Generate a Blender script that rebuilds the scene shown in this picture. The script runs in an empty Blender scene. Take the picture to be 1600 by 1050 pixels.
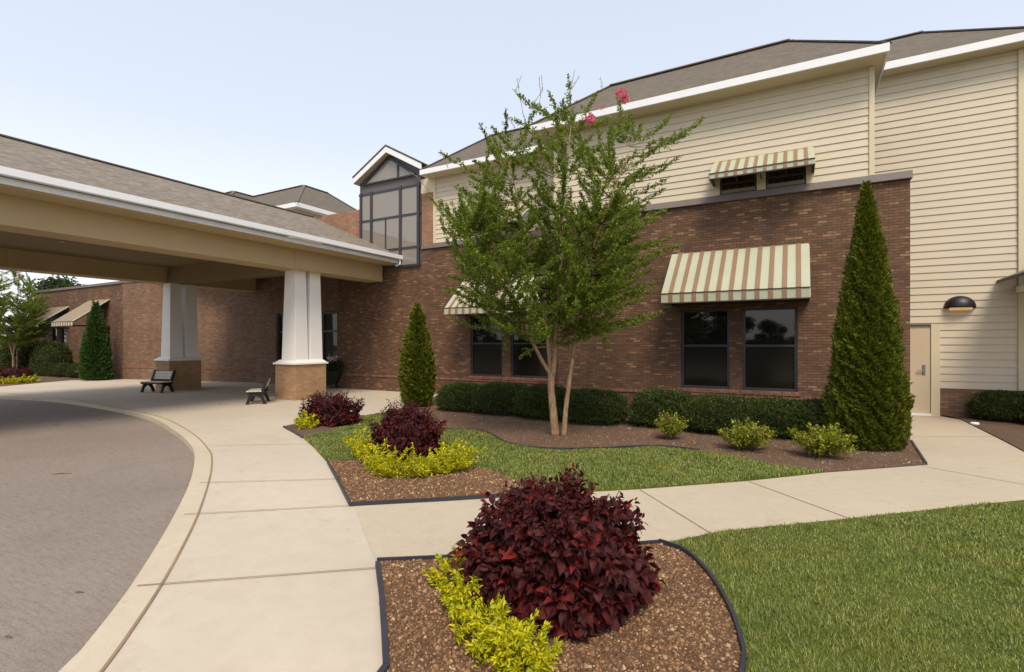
import bpy, math, random
import numpy as np
from mathutils import Vector
random.seed(7); RNG = np.random.default_rng(7)
S = bpy.context.scene
COL = S.collection
R = math.radians
# ------------------------------------------------------------------ camera numbers
YAW, F, HOR, EYE = R(29.1), 800.0, 537.0, 1.7
CF, SF = math.cos(YAW), math.sin(YAW)
def ray(x):
    u = (x - 800) / F
    return (-SF + u * CF, CF + u * SF)
def G(x, y, z=0.0):                 # point of the photo that lies on a level of height z
    t = F * (EYE - z) / (y - HOR)
    d = ray(x)
    return (d[0] * t, d[1] * t, z)
def W(x, y, Y):                     # point of the photo that lies on the wall plane Y
    d = ray(x); t = Y / d[1]
    return (d[0] * t, Y, EYE - (y - HOR) / F * t)
def Pz(x, y, t):                    # point of the photo at distance t
    d = ray(x)
    return (d[0] * t, d[1] * t, EYE - (y - HOR) / F * t)

cam = bpy.data.cameras.new('camera'); camo = bpy.data.objects.new('camera', cam); COL.objects.link(camo)
camo.location = (0, 0, EYE); camo.rotation_euler = (R(90), 0, YAW)
cam.lens = 18; cam.sensor_width = 36; cam.shift_y = 12 / 1600; cam.clip_end = 2000; cam.clip_start = .05
S.camera = camo

# ------------------------------------------------------------------ materials
def newmat(name):
    m = bpy.data.materials.new(name); m.use_nodes = True
    nt = m.node_tree; b = nt.nodes['Principled BSDF']
    return m, nt, b
def node(nt, t, **kw):
    n = nt.nodes.new(t)
    for k, v in kw.items(): setattr(n, k, v)
    return n
def rgba(c): return (c[0], c[1], c[2], 1)
def ramp(nt, fac, stops):
    r = node(nt, 'ShaderNodeValToRGB'); e = r.color_ramp.elements
    while len(e) < len(stops): e.new(.5)
    for i, (p, c) in enumerate(stops): e[i].position = p; e[i].color = rgba(c)
    nt.links.new(fac, r.inputs[0]); return r.outputs[0]
def noise(nt, vec, scale, detail=4, rough=.55):
    n = node(nt, 'ShaderNodeTexNoise'); n.inputs['Scale'].default_value = scale
    n.inputs['Detail'].default_value = detail; n.inputs['Roughness'].default_value = rough
    nt.links.new(vec, n.inputs['Vector']); return n.outputs['Fac']
def math_(nt, op, a, b=0.0):
    n = node(nt, 'ShaderNodeMath', operation=op)
    for i, v in enumerate((a, b)):
        if isinstance(v, (int, float)): n.inputs[i].default_value = v
        else: nt.links.new(v, n.inputs[i])
    return n.outputs[0]
def mixc(nt, fac, a, b, blend='MIX'):
    n = node(nt, 'ShaderNodeMix', data_type='RGBA', blend_type=blend)
    for s, v in ((n.inputs[0], fac), (n.inputs[6], a), (n.inputs[7], b)):
        if isinstance(v, (int, float)): s.default_value = v
        elif isinstance(v, tuple): s.default_value = rgba(v)
        else: nt.links.new(v, s)
    return n.outputs[2]
def bump(nt, b, h, strength, dist):
    n = node(nt, 'ShaderNodeBump'); n.inputs['Strength'].default_value = strength
    n.inputs['Distance'].default_value = dist
    nt.links.new(h, n.inputs['Height']); nt.links.new(n.outputs[0], b.inputs['Normal'])
def sc(c, k): return tuple(min(1, v * k) for v in c)
def plain(name, col, rough=.6, var=.08, vs=2.0, bs=60.0, bst=.15, bd=.004, metal=0, spec=.4, fine=None):
    m, nt, b = newmat(name); tc = node(nt, 'ShaderNodeTexCoord').outputs['Object']
    n1 = noise(nt, tc, vs, 5)
    c = ramp(nt, n1, [(.3, sc(col, 1 - var)), (.7, sc(col, 1 + var))])
    if fine:
        n3 = noise(nt, tc, fine[0], 3, .7)
        g = ramp(nt, n3, [(.35, (1 - fine[1],) * 3), (.65, (1.0,) * 3)])
        c = mixc(nt, 1.0, c, g, 'MULTIPLY')
    nt.links.new(c, b.inputs['Base Color'])
    b.inputs['Roughness'].default_value = rough; b.inputs['Metallic'].default_value = metal
    b.inputs['Specular IOR Level'].default_value = spec
    if bst: bump(nt, b, noise(nt, tc, bs, 3), bst, bd)
    return m
def brickmat(name, dark, mid, light, mortar, bw=.215, rh=.072, strength=.7, light_at=.86):
    m, nt, b = newmat(name); tc = node(nt, 'ShaderNodeTexCoord').outputs['Object']
    s = node(nt, 'ShaderNodeSeparateXYZ'); nt.links.new(tc, s.inputs[0])
    u = math_(nt, 'ADD', s.outputs[0], s.outputs[1])
    c = node(nt, 'ShaderNodeCombineXYZ'); nt.links.new(u, c.inputs[0]); nt.links.new(s.outputs[2], c.inputs[1])
    t = node(nt, 'ShaderNodeTexBrick'); nt.links.new(c.outputs[0], t.inputs['Vector'])
    t.inputs['Scale'].default_value = 1; t.inputs['Brick Width'].default_value = bw; t.inputs['Row Height'].default_value = rh
    t.inputs['Mortar Size'].default_value = .0062; t.inputs['Mortar Smooth'].default_value = .3
    t.inputs['Color1'].default_value = (0, 0, 0, 1); t.inputs['Color2'].default_value = (1, 1, 1, 1); t.inputs['Mortar'].default_value = (.5, .5, .5, 1)
    n1 = noise(nt, tc, 14, 3); n2 = noise(nt, tc, .9, 4)
    f = math_(nt, 'ADD', t.outputs['Color'], math_(nt, 'MULTIPLY', math_(nt, 'SUBTRACT', n1, .5), .35))
    col = ramp(nt, f, [(.05, dark), (.5, mid), (light_at, sc(mid, 1.25)), (light_at + .05, light)])
    col = mixc(nt, t.outputs['Fac'], col, mortar)
    col = mixc(nt, 1.0, col, ramp(nt, n2, [(.3, (.82, .8, .8)), (.7, (1.0, 1.0, 1.0))]), 'MULTIPLY')
    mp = node(nt, 'ShaderNodeMapping'); mp.inputs['Scale'].default_value = (1, 1, .12); nt.links.new(tc, mp.inputs[0])
    col = mixc(nt, 1.0, col, ramp(nt, noise(nt, mp.outputs[0], 2.2, 5, .6), [(.3, (.86, .85, .84)), (.55, (1, 1, 1)), (.75, (1.07, 1.05, 1.03))]), 'MULTIPLY')
    nt.links.new(col, b.inputs['Base Color']); b.inputs['Roughness'].default_value = .85
    h = math_(nt, 'ADD', math_(nt, 'SUBTRACT', 1.0, t.outputs['Fac']), math_(nt, 'MULTIPLY', t.outputs['Color'], .5))
    h = math_(nt, 'ADD', h, math_(nt, 'MULTIPLY', noise(nt, tc, 70, 3), .5))
    bump(nt, b, h, strength, .012)
    return m
def leafmat(name, cols, rough=.5, trans=.25):
    m, nt, b = newmat(name)
    g = node(nt, 'ShaderNodeNewGeometry').outputs['Random Per Island']
    c = ramp(nt, g, [(i / max(1, len(cols) - 1), k) for i, k in enumerate(cols)])
    nt.links.new(c, b.inputs['Base Color']); b.inputs['Roughness'].default_value = rough
    b.inputs['Specular IOR Level'].default_value = .3
    tr = node(nt, 'ShaderNodeBsdfTranslucent'); nt.links.new(c, tr.inputs[0])
    mx = node(nt, 'ShaderNodeMixShader'); mx.inputs[0].default_value = trans
    nt.links.new(b.outputs[0], mx.inputs[1]); nt.links.new(tr.outputs[0], mx.inputs[2])
    nt.links.new(mx.outputs[0], nt.nodes['Material Output'].inputs[0])
    return m
def grassmat(name, cols, rough, trans):
    m = leafmat(name, cols, rough, trans); nt = m.node_tree
    rp = next(n_ for n_ in nt.nodes if n_.type == 'VALTORGB'); tc = node(nt, 'ShaderNodeTexCoord').outputs['Object']
    a = ramp(nt, noise(nt, tc, .8, 4, .6), [(.3, (.80, .90, .85)), (.5, (1, 1, 1)), (.72, (1.25, 1.08, .95))])
    b_ = ramp(nt, noise(nt, tc, 5, 4, .7), [(.3, (.72, .78, .8)), (.55, (1, 1, 1)), (.75, (1.15, 1.05, .9))])
    c = mixc(nt, 1.0, mixc(nt, 1.0, rp.outputs[0], a, 'MULTIPLY'), b_, 'MULTIPLY')
    nt.links.new(c, nt.nodes['Principled BSDF'].inputs['Base Color'])
    nt.links.new(c, next(n_ for n_ in nt.nodes if n_.type == 'BSDF_TRANSLUCENT').inputs[0]); return m
M = {}
M['brick'] = brickmat('brown_brick', (.112, .058, .032), (.155, .080, .043), (.29, .17, .095), (.075, .048, .031), bw=.175, rh=.058, light_at=.90)
M['brick_far'] = brickmat('entrance_brick', (.165, .096, .057), (.205, .122, .073), (.28, .18, .11), (.12, .078, .049), strength=.5, light_at=.92, bw=.19, rh=.062)
M['pier_brick'] = brickmat('tan_pier_brick', (.36, .225, .125), (.375, .235, .13), (.385, .24, .135), (.35, .22, .12), strength=.12, light_at=.92)
M['orange_brick'] = brickmat('orange_brick', (.28, .155, .095), (.30, .168, .105), (.33, .19, .12), (.26, .145, .09), strength=.25, light_at=.92)
M['sillbrick'] = brickmat('sill_brick', (.19, .09, .055), (.25, .12, .075), (.30, .15, .10), (.15, .08, .05), bw=.07, rh=.2, strength=.4, light_at=.9)
M['siding'] = plain('cream_siding', (.575, .505, .385), .6, .03, 1.3, 40, .1, .002)
M['trimcream'] = plain('cream_trim', (.60, .52, .36), .6, .03)
M['white'] = plain('white_paint', (.78, .80, .83), .5, .03)
M['colwhite'] = plain('column_white_paint', (.86, .85, .82), .45, .02)
M['band'] = plain('grey_band', (.17, .145, .14), .7, .06)
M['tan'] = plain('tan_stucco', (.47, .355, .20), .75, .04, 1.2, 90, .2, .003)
M['ceiling'] = plain('shade_toned_ceiling', (.26, .19, .095), .8, .04)  # tan darkened: shade under the canopy is put into the colour
def shingle(name, a, b_, c_):
    m, nt, b = newmat(name); tc = node(nt, 'ShaderNodeTexCoord').outputs['Object']
    s = node(nt, 'ShaderNodeSeparateXYZ'); nt.links.new(tc, s.inputs[0])
    cm = node(nt, 'ShaderNodeCombineXYZ'); nt.links.new(math_(nt, 'ADD', s.outputs[0], s.outputs[1]), cm.inputs[0]); nt.links.new(s.outputs[2], cm.inputs[1])
    t = node(nt, 'ShaderNodeTexBrick'); nt.links.new(cm.outputs[0], t.inputs['Vector'])
    t.inputs['Scale'].default_value = 1; t.inputs['Brick Width'].default_value = .15; t.inputs['Row Height'].default_value = .055
    t.inputs['Mortar Size'].default_value = .004; t.inputs['Color1'].default_value = (0, 0, 0, 1); t.inputs['Color2'].default_value = (1, 1, 1, 1)
    t.inputs['Mortar'].default_value = (0, 0, 0, 1)
    f = math_(nt, 'ADD', math_(nt, 'MULTIPLY', t.outputs['Color'], .4), math_(nt, 'MULTIPLY', noise(nt, tc, 16, 5, .75), .75))
    col = ramp(nt, f, [(.15, a), (.5, b_), (.9, c_)])
    nt.links.new(col, b.inputs['Base Color']); b.inputs['Roughness'].default_value = .95; b.inputs['Specular IOR Level'].default_value = .1
    bump(nt, b, f, .5, .01); return m
M['shingle'] = shingle('grey_shingles', (.105, .09, .075), (.135, .118, .098), (.17, .15, .125))
M['shingle_tan'] = shingle('tan_shingles', (.115, .095, .078), (.185, .160, .135), (.28, .245, .21))
M['darkframe'] = plain('dark_bronze_frame', (.035, .037, .042), .4, .05, spec=.5)
M['bayframe'] = plain('charcoal_frame', (.04, .04, .05), .45, .05)
M['baypanel'] = plain('grey_panel', (.11, .10, .10), .5, .04)
def glass(name, col, rough=.02, spec=.6):
    m, nt, b = newmat(name); b.inputs['Base Color'].default_value = rgba(col)
    tc = node(nt, 'ShaderNodeTexCoord').outputs['Object']
    b.inputs['Roughness'].default_value = rough; b.inputs['Specular IOR Level'].default_value = spec
    bump(nt, b, noise(nt, tc, 1.3, 2), .04, .02)
    return m
M['glass'] = glass('dark_window_glass', (.010, .010, .009))
M['screen'] = glass('screened_window_glass', (.014, .012, .009), .12, .3)
M['bayglass'] = glass('bay_glass_mirror_tone', (.23, .205, .17), .05, 1.0)  # beige of mirrored cream walls is put into the glass colour
M['green_stripe'] = plain('sage_awning_stripe', (.415, .44, .325), .5, .04, bst=.05)
M['tan_stripe'] = plain('brown_awning_stripe', (.25, .155, .095), .5, .05, bst=.05)
M['awning_under'] = plain('awning_underside', (.05, .035, .03), .7, .05)
M['doorpaint'] = plain('beige_door_paint', (.52, .42, .30), .5, .03)
M['metal'] = plain('dull_metal', (.25, .25, .24), .35, .05, metal=.9)
M['black'] = plain('black_paint', (.012, .012, .014), .4, .1)
M['blackplastic'] = plain('black_edging', (.03, .03, .04), .5, .2)
M['benchtop'] = plain('bench_slats', (.60, .55, .46), .6, .05)
M['amber'] = plain('amber_lens', (.55, .33, .12), .4, .05)
nt = M['amber'].node_tree; nt.nodes['Principled BSDF'].inputs['Emission Color'].default_value = (1, .6, .2, 1); nt.nodes['Principled BSDF'].inputs['Emission Strength'].default_value = .35
M['white_em'] = plain('white_plastic', (.85, .85, .85), .4, .02)
def concrete(name, col, dirt=.1):
    m, nt, b = newmat(name); tc = node(nt, 'ShaderNodeTexCoord').outputs['Object']
    n1 = noise(nt, tc, .45, 5, .6); n2 = noise(nt, tc, 6, 6, .7); n3 = noise(nt, tc, 140, 2, .7)
    c = ramp(nt, n1, [(.3, sc(col, 1 - dirt)), (.7, sc(col, 1 + dirt * .5))])
    c = mixc(nt, 1.0, c, ramp(nt, n2, [(.3, (.93, .92, .90)), (.6, (1, 1, 1))]), 'MULTIPLY')
    c = mixc(nt, 1.0, c, ramp(nt, n3, [(.3, (.88, .87, .85)), (.6, (1, 1, 1))]), 'MULTIPLY')
    v = node(nt, 'ShaderNodeTexVoronoi'); v.inputs['Scale'].default_value = 2.6; nt.links.new(tc, v.inputs['Vector'])
    sp = ramp(nt, v.outputs['Distance'], [(.02, (.75, .70, .63)), (.045, (1, 1, 1))])
    c = mixc(nt, .5, c, mixc(nt, 1.0, c, sp, 'MULTIPLY'))
    n7 = noise(nt, tc, 1.6, 7, .75); c = mixc(nt, 1.0, c, ramp(nt, n7, [(.30, (.86, .85, .82)), (.42, (1, 1, 1))]), 'MULTIPLY')
    nt.links.new(c, b.inputs['Base Color']); b.inputs['Roughness'].default_value = .85; b.inputs['Specular IOR Level'].default_value = .25
    bump(nt, b, math_(nt, 'ADD', n3, n2), .18, .003); return m
M['concrete'] = concrete('pale_concrete', (.515, .455, .372))
M['path'] = concrete('beige_concrete', (.475, .415, .318), .07)
M['kerb'] = concrete('kerb_concrete', (.52, .455, .35), .08)
M['joint'] = plain('joint_line', (.26, .18, .11), .9, .2)
def asphalt():
    m, nt, b = newmat('worn_asphalt'); tc = node(nt, 'ShaderNodeTexCoord').outputs['Object']
    n1 = noise(nt, tc, .35, 5, .6); n3 = noise(nt, tc, 90, 3, .75); n4 = noise(nt, tc, 24, 4, .7)
    c = ramp(nt, n1, [(.3, (.235, .198, .172)), (.7, (.275, .235, .205))])
    c = mixc(nt, 1.0, c, ramp(nt, n3, [(.32, (.62, .61, .60)), (.5, (.95, .94, .93)), (.72, (1.2, 1.18, 1.15))]), 'MULTIPLY')
    c = mixc(nt, 1.0, c, ramp(nt, n4, [(.3, (.88, .88, .88)), (.6, (1, 1, 1))]), 'MULTIPLY')
    mp = node(nt, 'ShaderNodeMapping'); mp.inputs['Rotation'].default_value = (0, 0, R(-12)); mp.inputs['Scale'].default_value = (.25, 1.6, 1); nt.links.new(tc, mp.inputs[0])
    n5 = noise(nt, mp.outputs[0], 22, 3, .6); c = mixc(nt, 1.0, c, ramp(nt, n5, [(.35, (.86, .85, .84)), (.5, (1, 1, 1)), (.7, (1.06, 1.05, 1.04))]), 'MULTIPLY')
    n6 = noise(nt, tc, 1.1, 6, .7); c = mixc(nt, 1.0, c, ramp(nt, n6, [(.34, (.92, .915, .91)), (.5, (1, 1, 1))]), 'MULTIPLY')
    nt.links.new(c, b.inputs['Base Color']); b.inputs['Roughness'].default_value = .9; b.inputs['Specular IOR Level'].default_value = .25
    bump(nt, b, n3, .6, .006); return m
M['asphalt'] = asphalt()
def soil(name, a, b_, c_):
    m, nt, b = newmat(name); tc = node(nt, 'ShaderNodeTexCoord').outputs['Object']
    n1 = noise(nt, tc, 45, 5, .75); n2 = noise(nt, tc, 1.2, 4)
    c = ramp(nt, n1, [(.3, a), (.5, b_), (.72, c_)])
    c = mixc(nt, 1.0, c, ramp(nt, n2, [(.3, (.75, .73, .72)), (.7, (1, 1, 1))]), 'MULTIPLY')
    nt.links.new(c, b.inputs['Base Color']); b.inputs['Roughness'].default_value = .95; b.inputs['Specular IOR Level'].default_value = .1
    bump(nt, b, n1, 1, .02); return m
M['soil'] = soil('brown_mulch', (.07, .038, .022), (.16, .09, .052), (.28, .17, .10))
M['soil2'] = soil('fine_mulch', (.085, .055, .04), (.155, .103, .075), (.24, .165, .12))
M['turf'] = soil('turf_soil', (.07, .085, .014), (.13, .15, .03), (.18, .20, .05))
M['ground'] = soil('rough_ground', (.05, .07, .02), (.09, .12, .04), (.14, .16, .07))
M['chip'] = leafmat('bark_chips', [(.07, .04, .023), (.18, .10, .052), (.31, .17, .085), (.09, .05, .026), (.20, .11, .055), (.46, .33, .19)], .9, 0)
def barkmat():
    m, nt, b = newmat('mottled_tan_bark'); tc = node(nt, 'ShaderNodeTexCoord').outputs['Object']
    mp = node(nt, 'ShaderNodeMapping'); mp.inputs['Scale'].default_value = (1, 1, .22); nt.links.new(tc, mp.inputs[0])
    n1 = noise(nt, mp.outputs[0], 26, 4, .65); n2 = noise(nt, tc, 5, 3)
    c = ramp(nt, n1, [(.3, (.17, .105, .055)), (.48, (.30, .19, .105)), (.62, (.40, .27, .16)), (.75, (.26, .17, .10))])
    c = mixc(nt, 1.0, c, ramp(nt, n2, [(.35, (.75, .72, .7)), (.6, (1, 1, 1))]), 'MULTIPLY')
    nt.links.new(c, b.inputs['Base Color']); b.inputs['Roughness'].default_value = .85; bump(nt, b, n1, .6, .012); return m
M['bark'] = barkmat()
M['twig'] = plain('twig_bark', (.15, .10, .055), .8, .2)
M['myrtle'] = leafmat('myrtle_leaves', [(.085, .135, .012), (.155, .22, .022), (.235, .30, .035), (.115, .175, .018), (.36, .41, .07)], .6, .45)
M['arbor'] = leafmat('arborvitae_sprays', [(.040, .055, .002), (.095, .120, .005), (.17, .19, .010), (.060, .080, .003)], .6, .2)
M['arbor_far'] = leafmat('dark_arborvitae_sprays', [(.02, .05, .006), (.04, .09, .012), (.055, .11, .016)], .6, .2)
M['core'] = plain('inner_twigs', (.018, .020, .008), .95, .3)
M['hedge'] = leafmat('hedge_leaves', [(.025, .038, .008), (.048, .07, .012), (.08, .11, .02), (.035, .055, .010)], .45, .15)
M['oliveshrub'] = leafmat('olive_shrub_leaves', [(.11, .14, .012), (.24, .27, .02), (.36, .38, .03), (.13, .11, .03)], .5, .25)
M['coleus'] = leafmat('burgundy_leaves', [(.032, .005, .005), (.060, .008, .008), (.044, .006, .006), (.085, .010, .009), (.028, .004, .005), (.20, .014, .010)], .65, .25)
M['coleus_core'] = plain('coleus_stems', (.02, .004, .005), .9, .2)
M['lime'] = leafmat('lime_yellow_leaves', [(.32, .36, .010), (.58, .54, .010), (.68, .58, .012), (.44, .45, .012), (.20, .28, .012)], .5, .3)
M['lime_core'] = plain('lime_stems', (.10, .10, .01), .9, .2)
M['grass'] = grassmat('grass_blades', [(.10, .15, .015), (.18, .235, .03), (.25, .30, .05), (.13, .19, .02), (.36, .38, .14), (.46, .44, .22)], .65, .35)
M['pink'] = leafmat('pink_petals', [(.75, .10, .22), (.85, .22, .35), (.6, .06, .16)], .5, .3)
M['seed'] = leafmat('pale_seed_heads', [(.22, .27, .08), (.33, .36, .16), (.28, .22, .12)], .6, .3)
M['whiteflower'] = leafmat('white_petals', [(.6, .6, .58), (.75, .74, .7)], .5, .2)
M['far'] = leafmat('far_tree_leaves', [(.02, .04, .012), (.04, .07, .02), (.06, .095, .03)], .6, .2)
M['urn'] = plain('black_urn', (.02, .02, .022), .5, .1)

# ------------------------------------------------------------------ mesh helpers
class MB:
    def __init__(s): s.v = []; s.f = []; s.m = []
    def face(s, pts, mi=0):
        i = len(s.v); s.v += [tuple(p) for p in pts]; s.f.append(tuple(range(i, i + len(pts)))); s.m.append(mi); return s
    def hexa(s, p, mi=0):           # 8 points: bottom ring then top ring
        i = len(s.v); s.v += [tuple(q) for q in p]
        for f in ((3, 2, 1, 0), (4, 5, 6, 7), (0, 1, 5, 4), (1, 2, 6, 5), (2, 3, 7, 6), (3, 0, 4, 7)):
            s.f.append(tuple(i + k for k in f)); s.m.append(mi)
        return s
    def box(s, x0, x1, y0, y1, z0, z1, mi=0):
        return s.hexa([(x0, y0, z0), (x1, y0, z0), (x1, y1, z0), (x0, y1, z0), (x0, y0, z1), (x1, y0, z1), (x1, y1, z1), (x0, y1, z1)], mi)
    def bar(s, a, b, w, h, mi=0):   # square bar between two points
        a, b = Vector(a), Vector(b); d = (b - a).normalized()
        up = Vector((0, 0, 1)) if abs(d.z) < .95 else Vector((0, 1, 0))
        r = d.cross(up).normalized() * w / 2; u = r.cross(d).normalized() * h / 2
        return s.hexa([a - r - u, a + r - u, b + r - u, b - r - u, a - r + u, a + r + u, b + r + u, b - r + u], mi)
    def tube(s, pts, rad, n=7, mi=0, cap=True):
        pts = [Vector(p) for p in pts]; base = len(s.v); ref = Vector((1, .3, .1)).normalized()
        for k, p in enumerate(pts):
            d = (pts[min(k + 1, len(pts) - 1)] - pts[max(k - 1, 0)]).normalized()
            a = d.cross(ref); a = a.normalized() if a.length > 1e-4 else Vector((0, 1, 0)); b = d.cross(a)
            for j in range(n):
                t = 2 * math.pi * j / n
                s.v.append(tuple(p + (a * math.cos(t) + b * math.sin(t)) * rad[k]))
        for k in range(len(pts) - 1):
            for j in range(n):
                j2 = (j + 1) % n; q = base + k * n
                s.f.append((q + j, q + j2, q + n + j2, q + n + j)); s.m.append(mi)
        if cap:
            s.f.append(tuple(base + (len(pts) - 1) * n + j for j in range(n))); s.m.append(mi)
            s.f.append(tuple(base + j for j in range(n))[::-1]); s.m.append(mi)
        return s
    def lathe(s, prof, n=24, c=(0, 0), mi=0):
        base = len(s.v)
        for r, z in prof:
            for j in range(n):
                t = 2 * math.pi * j / n; s.v.append((c[0] + r * math.cos(t), c[1] + r * math.sin(t), z))
        for k in range(len(prof) - 1):
            for j in range(n):
                j2 = (j + 1) % n; q = base + k * n
                s.f.append((q + j, q + j2, q + n + j2, q + n + j)); s.m.append(mi)
        s.f.append(tuple(base + (len(prof) - 1) * n + j for j in range(n))); s.m.append(mi)
        return s
    def build(s, name, mats, parent=None, smooth=False, bevel=0):
        me = bpy.data.meshes.new(name)
        o = bpy.data.objects.new(name, me); COL.objects.link(o)
        off = Vector((0, 0, 0))
        if parent is not None:
            o.parent = parent
            off = parent.get('_w') and Vector(parent['_w']) or Vector((0, 0, 0))
        me.from_pydata([tuple(Vector(v) - off) for v in s.v], [], s.f)
        for mm in (mats if isinstance(mats, (list, tuple)) else [mats]): me.materials.append(mm)
        me.polygons.foreach_set('material_index', s.m)
        if smooth: me.polygons.foreach_set('use_smooth', [True] * len(s.f))
        me.update()
        if parent is not None and parent.get('_w'): o['_w'] = parent['_w']
        if bevel:
            bv = o.modifiers.new('bevel', 'BEVEL'); bv.width = bevel; bv.segments = 2; bv.limit_method = 'ANGLE'
        return o
def build_each(mb, name, mats, parent=None, bevel=0):
    seen = {}; groups = []
    for fi, f in enumerate(mb.f):
        k = next((seen[i] for i in f if i in seen), None)
        if k is None: k = len(groups); groups.append([])
        for i in f: seen[i] = k
        groups[k].append(fi)
    out = []
    for gq in groups:
        q = MB(); mp = {}
        for fi in gq:
            for i in mb.f[fi]:
                if i not in mp: mp[i] = len(q.v); q.v.append(mb.v[i])
            q.f.append(tuple(mp[i] for i in mb.f[fi])); q.m.append(mb.m[fi])
        out.append(q.build(name, mats, parent, bevel=bevel))
    return out
def tag(o, label=None, cat=None, group=None, kind=None):
    if label: o['label'] = label
    if cat: o['category'] = cat
    if group: o['group'] = group
    if kind: o['kind'] = kind
    return o
def thing(name, loc, label, cat, group=None, rz=0, world=True):
    o = bpy.data.objects.new(name, None); COL.objects.link(o); o.location = loc; o.rotation_euler = (0, 0, rz)
    o.empty_display_size = .3
    if world: o['_w'] = tuple(loc)       # parts are then given in world coordinates
    return tag(o, label, cat, group)
def copy_tree(o, parent=None):
    c = o.copy(); COL.objects.link(c)
    if parent is not None: c.parent = parent
    for ch in [k for k in bpy.data.objects if k.parent == o]: copy_tree(ch, c)
    return c
# leaf clouds --------------------------------------------------------
T_DIAMOND = (np.array([(0, 0, 0), (.45, .5, .10), (1, 0, -.08), (.45, -.5, .10)]), np.array([(0, 2, 1), (0, 3, 2)]))
T_OVAL = (np.array([(0, 0, 0), (.28, .40, .10), (.68, .30, .02), (1, 0, -.22), (.68, -.30, .02), (.28, -.40, .10), (.33, 0, 0), (.70, 0, -.07)]),
          np.array([(0, 6, 1), (6, 7, 2), (6, 2, 1), (7, 3, 2), (0, 5, 6), (5, 4, 6), (6, 4, 7), (7, 4, 3)]))
T_DROOP = (np.array([(0, 0, 0), (.25, .34, .12), (.55, .46, .08), (.82, .24, -.10), (1, 0, -.38), (.82, -.24, -.10), (.55, -.46, .08), (.25, -.34, .12), (.28, 0, .04), (.58, 0, .02), (.84, 0, -.18)]),
          np.array([(0, 8, 1), (8, 2, 1), (8, 9, 2), (9, 3, 2), (9, 10, 3), (10, 4, 3), (0, 7, 8), (8, 7, 6), (8, 6, 9), (9, 6, 5), (9, 5, 10), (10, 5, 4)]))
T_BLADE = (np.array([(0, .5, 0), (0, -.5, 0), (.5, .38, .05), (.5, -.38, .05), (1, 0, .28)]), np.array([(0, 1, 3), (0, 3, 2), (2, 3, 4)]))
T_CHIP = (np.array([(-.5, -.4, 0), (.5, -.5, 0), (.55, .4, 0), (-.4, .5, 0), (-.3, -.2, .5), (.35, -.2, .6), (.25, .2, .45), (-.25, .25, .55)]),
          np.array([(0, 1, 5), (0, 5, 4), (1, 2, 6), (1, 6, 5), (2, 3, 7), (2, 7, 6), (3, 0, 4), (3, 4, 7), (4, 5, 6), (4, 6, 7)]))
def nrm(a): return a / (np.linalg.norm(a, axis=1, keepdims=True) + 1e-9)
def leaves(P, D, N, L, Wd, T):
    """leaf template T laid at each P along D with normal about N"""
    P = np.asarray(P, float); D = nrm(np.asarray(D, float)); Sd = nrm(np.cross(np.asarray(N, float), D)); U = np.cross(D, Sd)
    L = np.broadcast_to(L, (len(P),)); Wd = np.broadcast_to(Wd, (len(P),))
    t, f = T
    V = P[:, None, :] + t[None, :, 0, None] * (L[:, None, None] * D[:, None, :]) + t[None, :, 1, None] * (Wd[:, None, None] * Sd[:, None, :]) + t[None, :, 2, None] * (L[:, None, None] * U[:, None, :])
    k = len(t)
    Fc = (f[None] + (np.arange(len(P)) * k)[:, None, None]).reshape(-1, 3)
    return V.reshape(-1, 3), Fc
def leafobj(name, parts, mats, parent=None, loc=None):
    """parts: list of (verts, tris, material index)"""
    vs, fs, ms = [], [], []; o_ = 0
    for v, f, mi in parts:
        vs.append(v); fs.append(f + o_); ms.append(np.full(len(f), mi, np.int32)); o_ += len(v)
    v = np.concatenate(vs).astype(np.float32); f = np.concatenate(fs).astype(np.int32); ms = np.concatenate(ms)
    me = bpy.data.meshes.new(name); me.vertices.add(len(v)); me.vertices.foreach_set('co', v.ravel())
    me.loops.add(f.size); me.loops.foreach_set('vertex_index', f.ravel())
    me.polygons.add(len(f)); me.polygons.foreach_set('loop_start', np.arange(0, f.size, 3, dtype=np.int32))
    me.polygons.foreach_set('loop_total', np.full(len(f), 3, np.int32))
    for mm in mats: me.materials.append(mm)
    me.polygons.foreach_set('material_index', ms); me.update(calc_edges=True); me.validate()
    o = bpy.data.objects.new(name, me); COL.objects.link(o)
    if parent is not None: o.parent = parent
    if loc: o.location = loc
    return o
def lumps(a, b, seed, k=6, fr=(2, 7)):
    r = np.random.default_rng(seed); s = 0
    for i in range(k): s = s + np.sin(a * r.integers(fr[0], fr[1]) + b * r.uniform(3, 9) + r.uniform(0, 6.3)) / k
    return s * 1.4
def rings(rfun, zs, n=20, seed=0):     # a closed blob core as triangles
    v, f = [], []
    for z in zs:
        for j in range(n):
            t = 2 * math.pi * j / n; r = rfun(t, z); v.append((r[0] * math.cos(t), r[1] * math.sin(t), z))
    for k in range(len(zs) - 1):
        for j in range(n):
            a = k * n + j; b = k * n + (j + 1) % n; f += [(a, b, b + n), (a, b + n, a + n)]
    v.append((0, 0, zs[-1])); c = len(v) - 1; q = (len(zs) - 1) * n
    for j in range(n): f.append((q + j, q + (j + 1) % n, c))
    return np.array(v, float), np.array(f)

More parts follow.
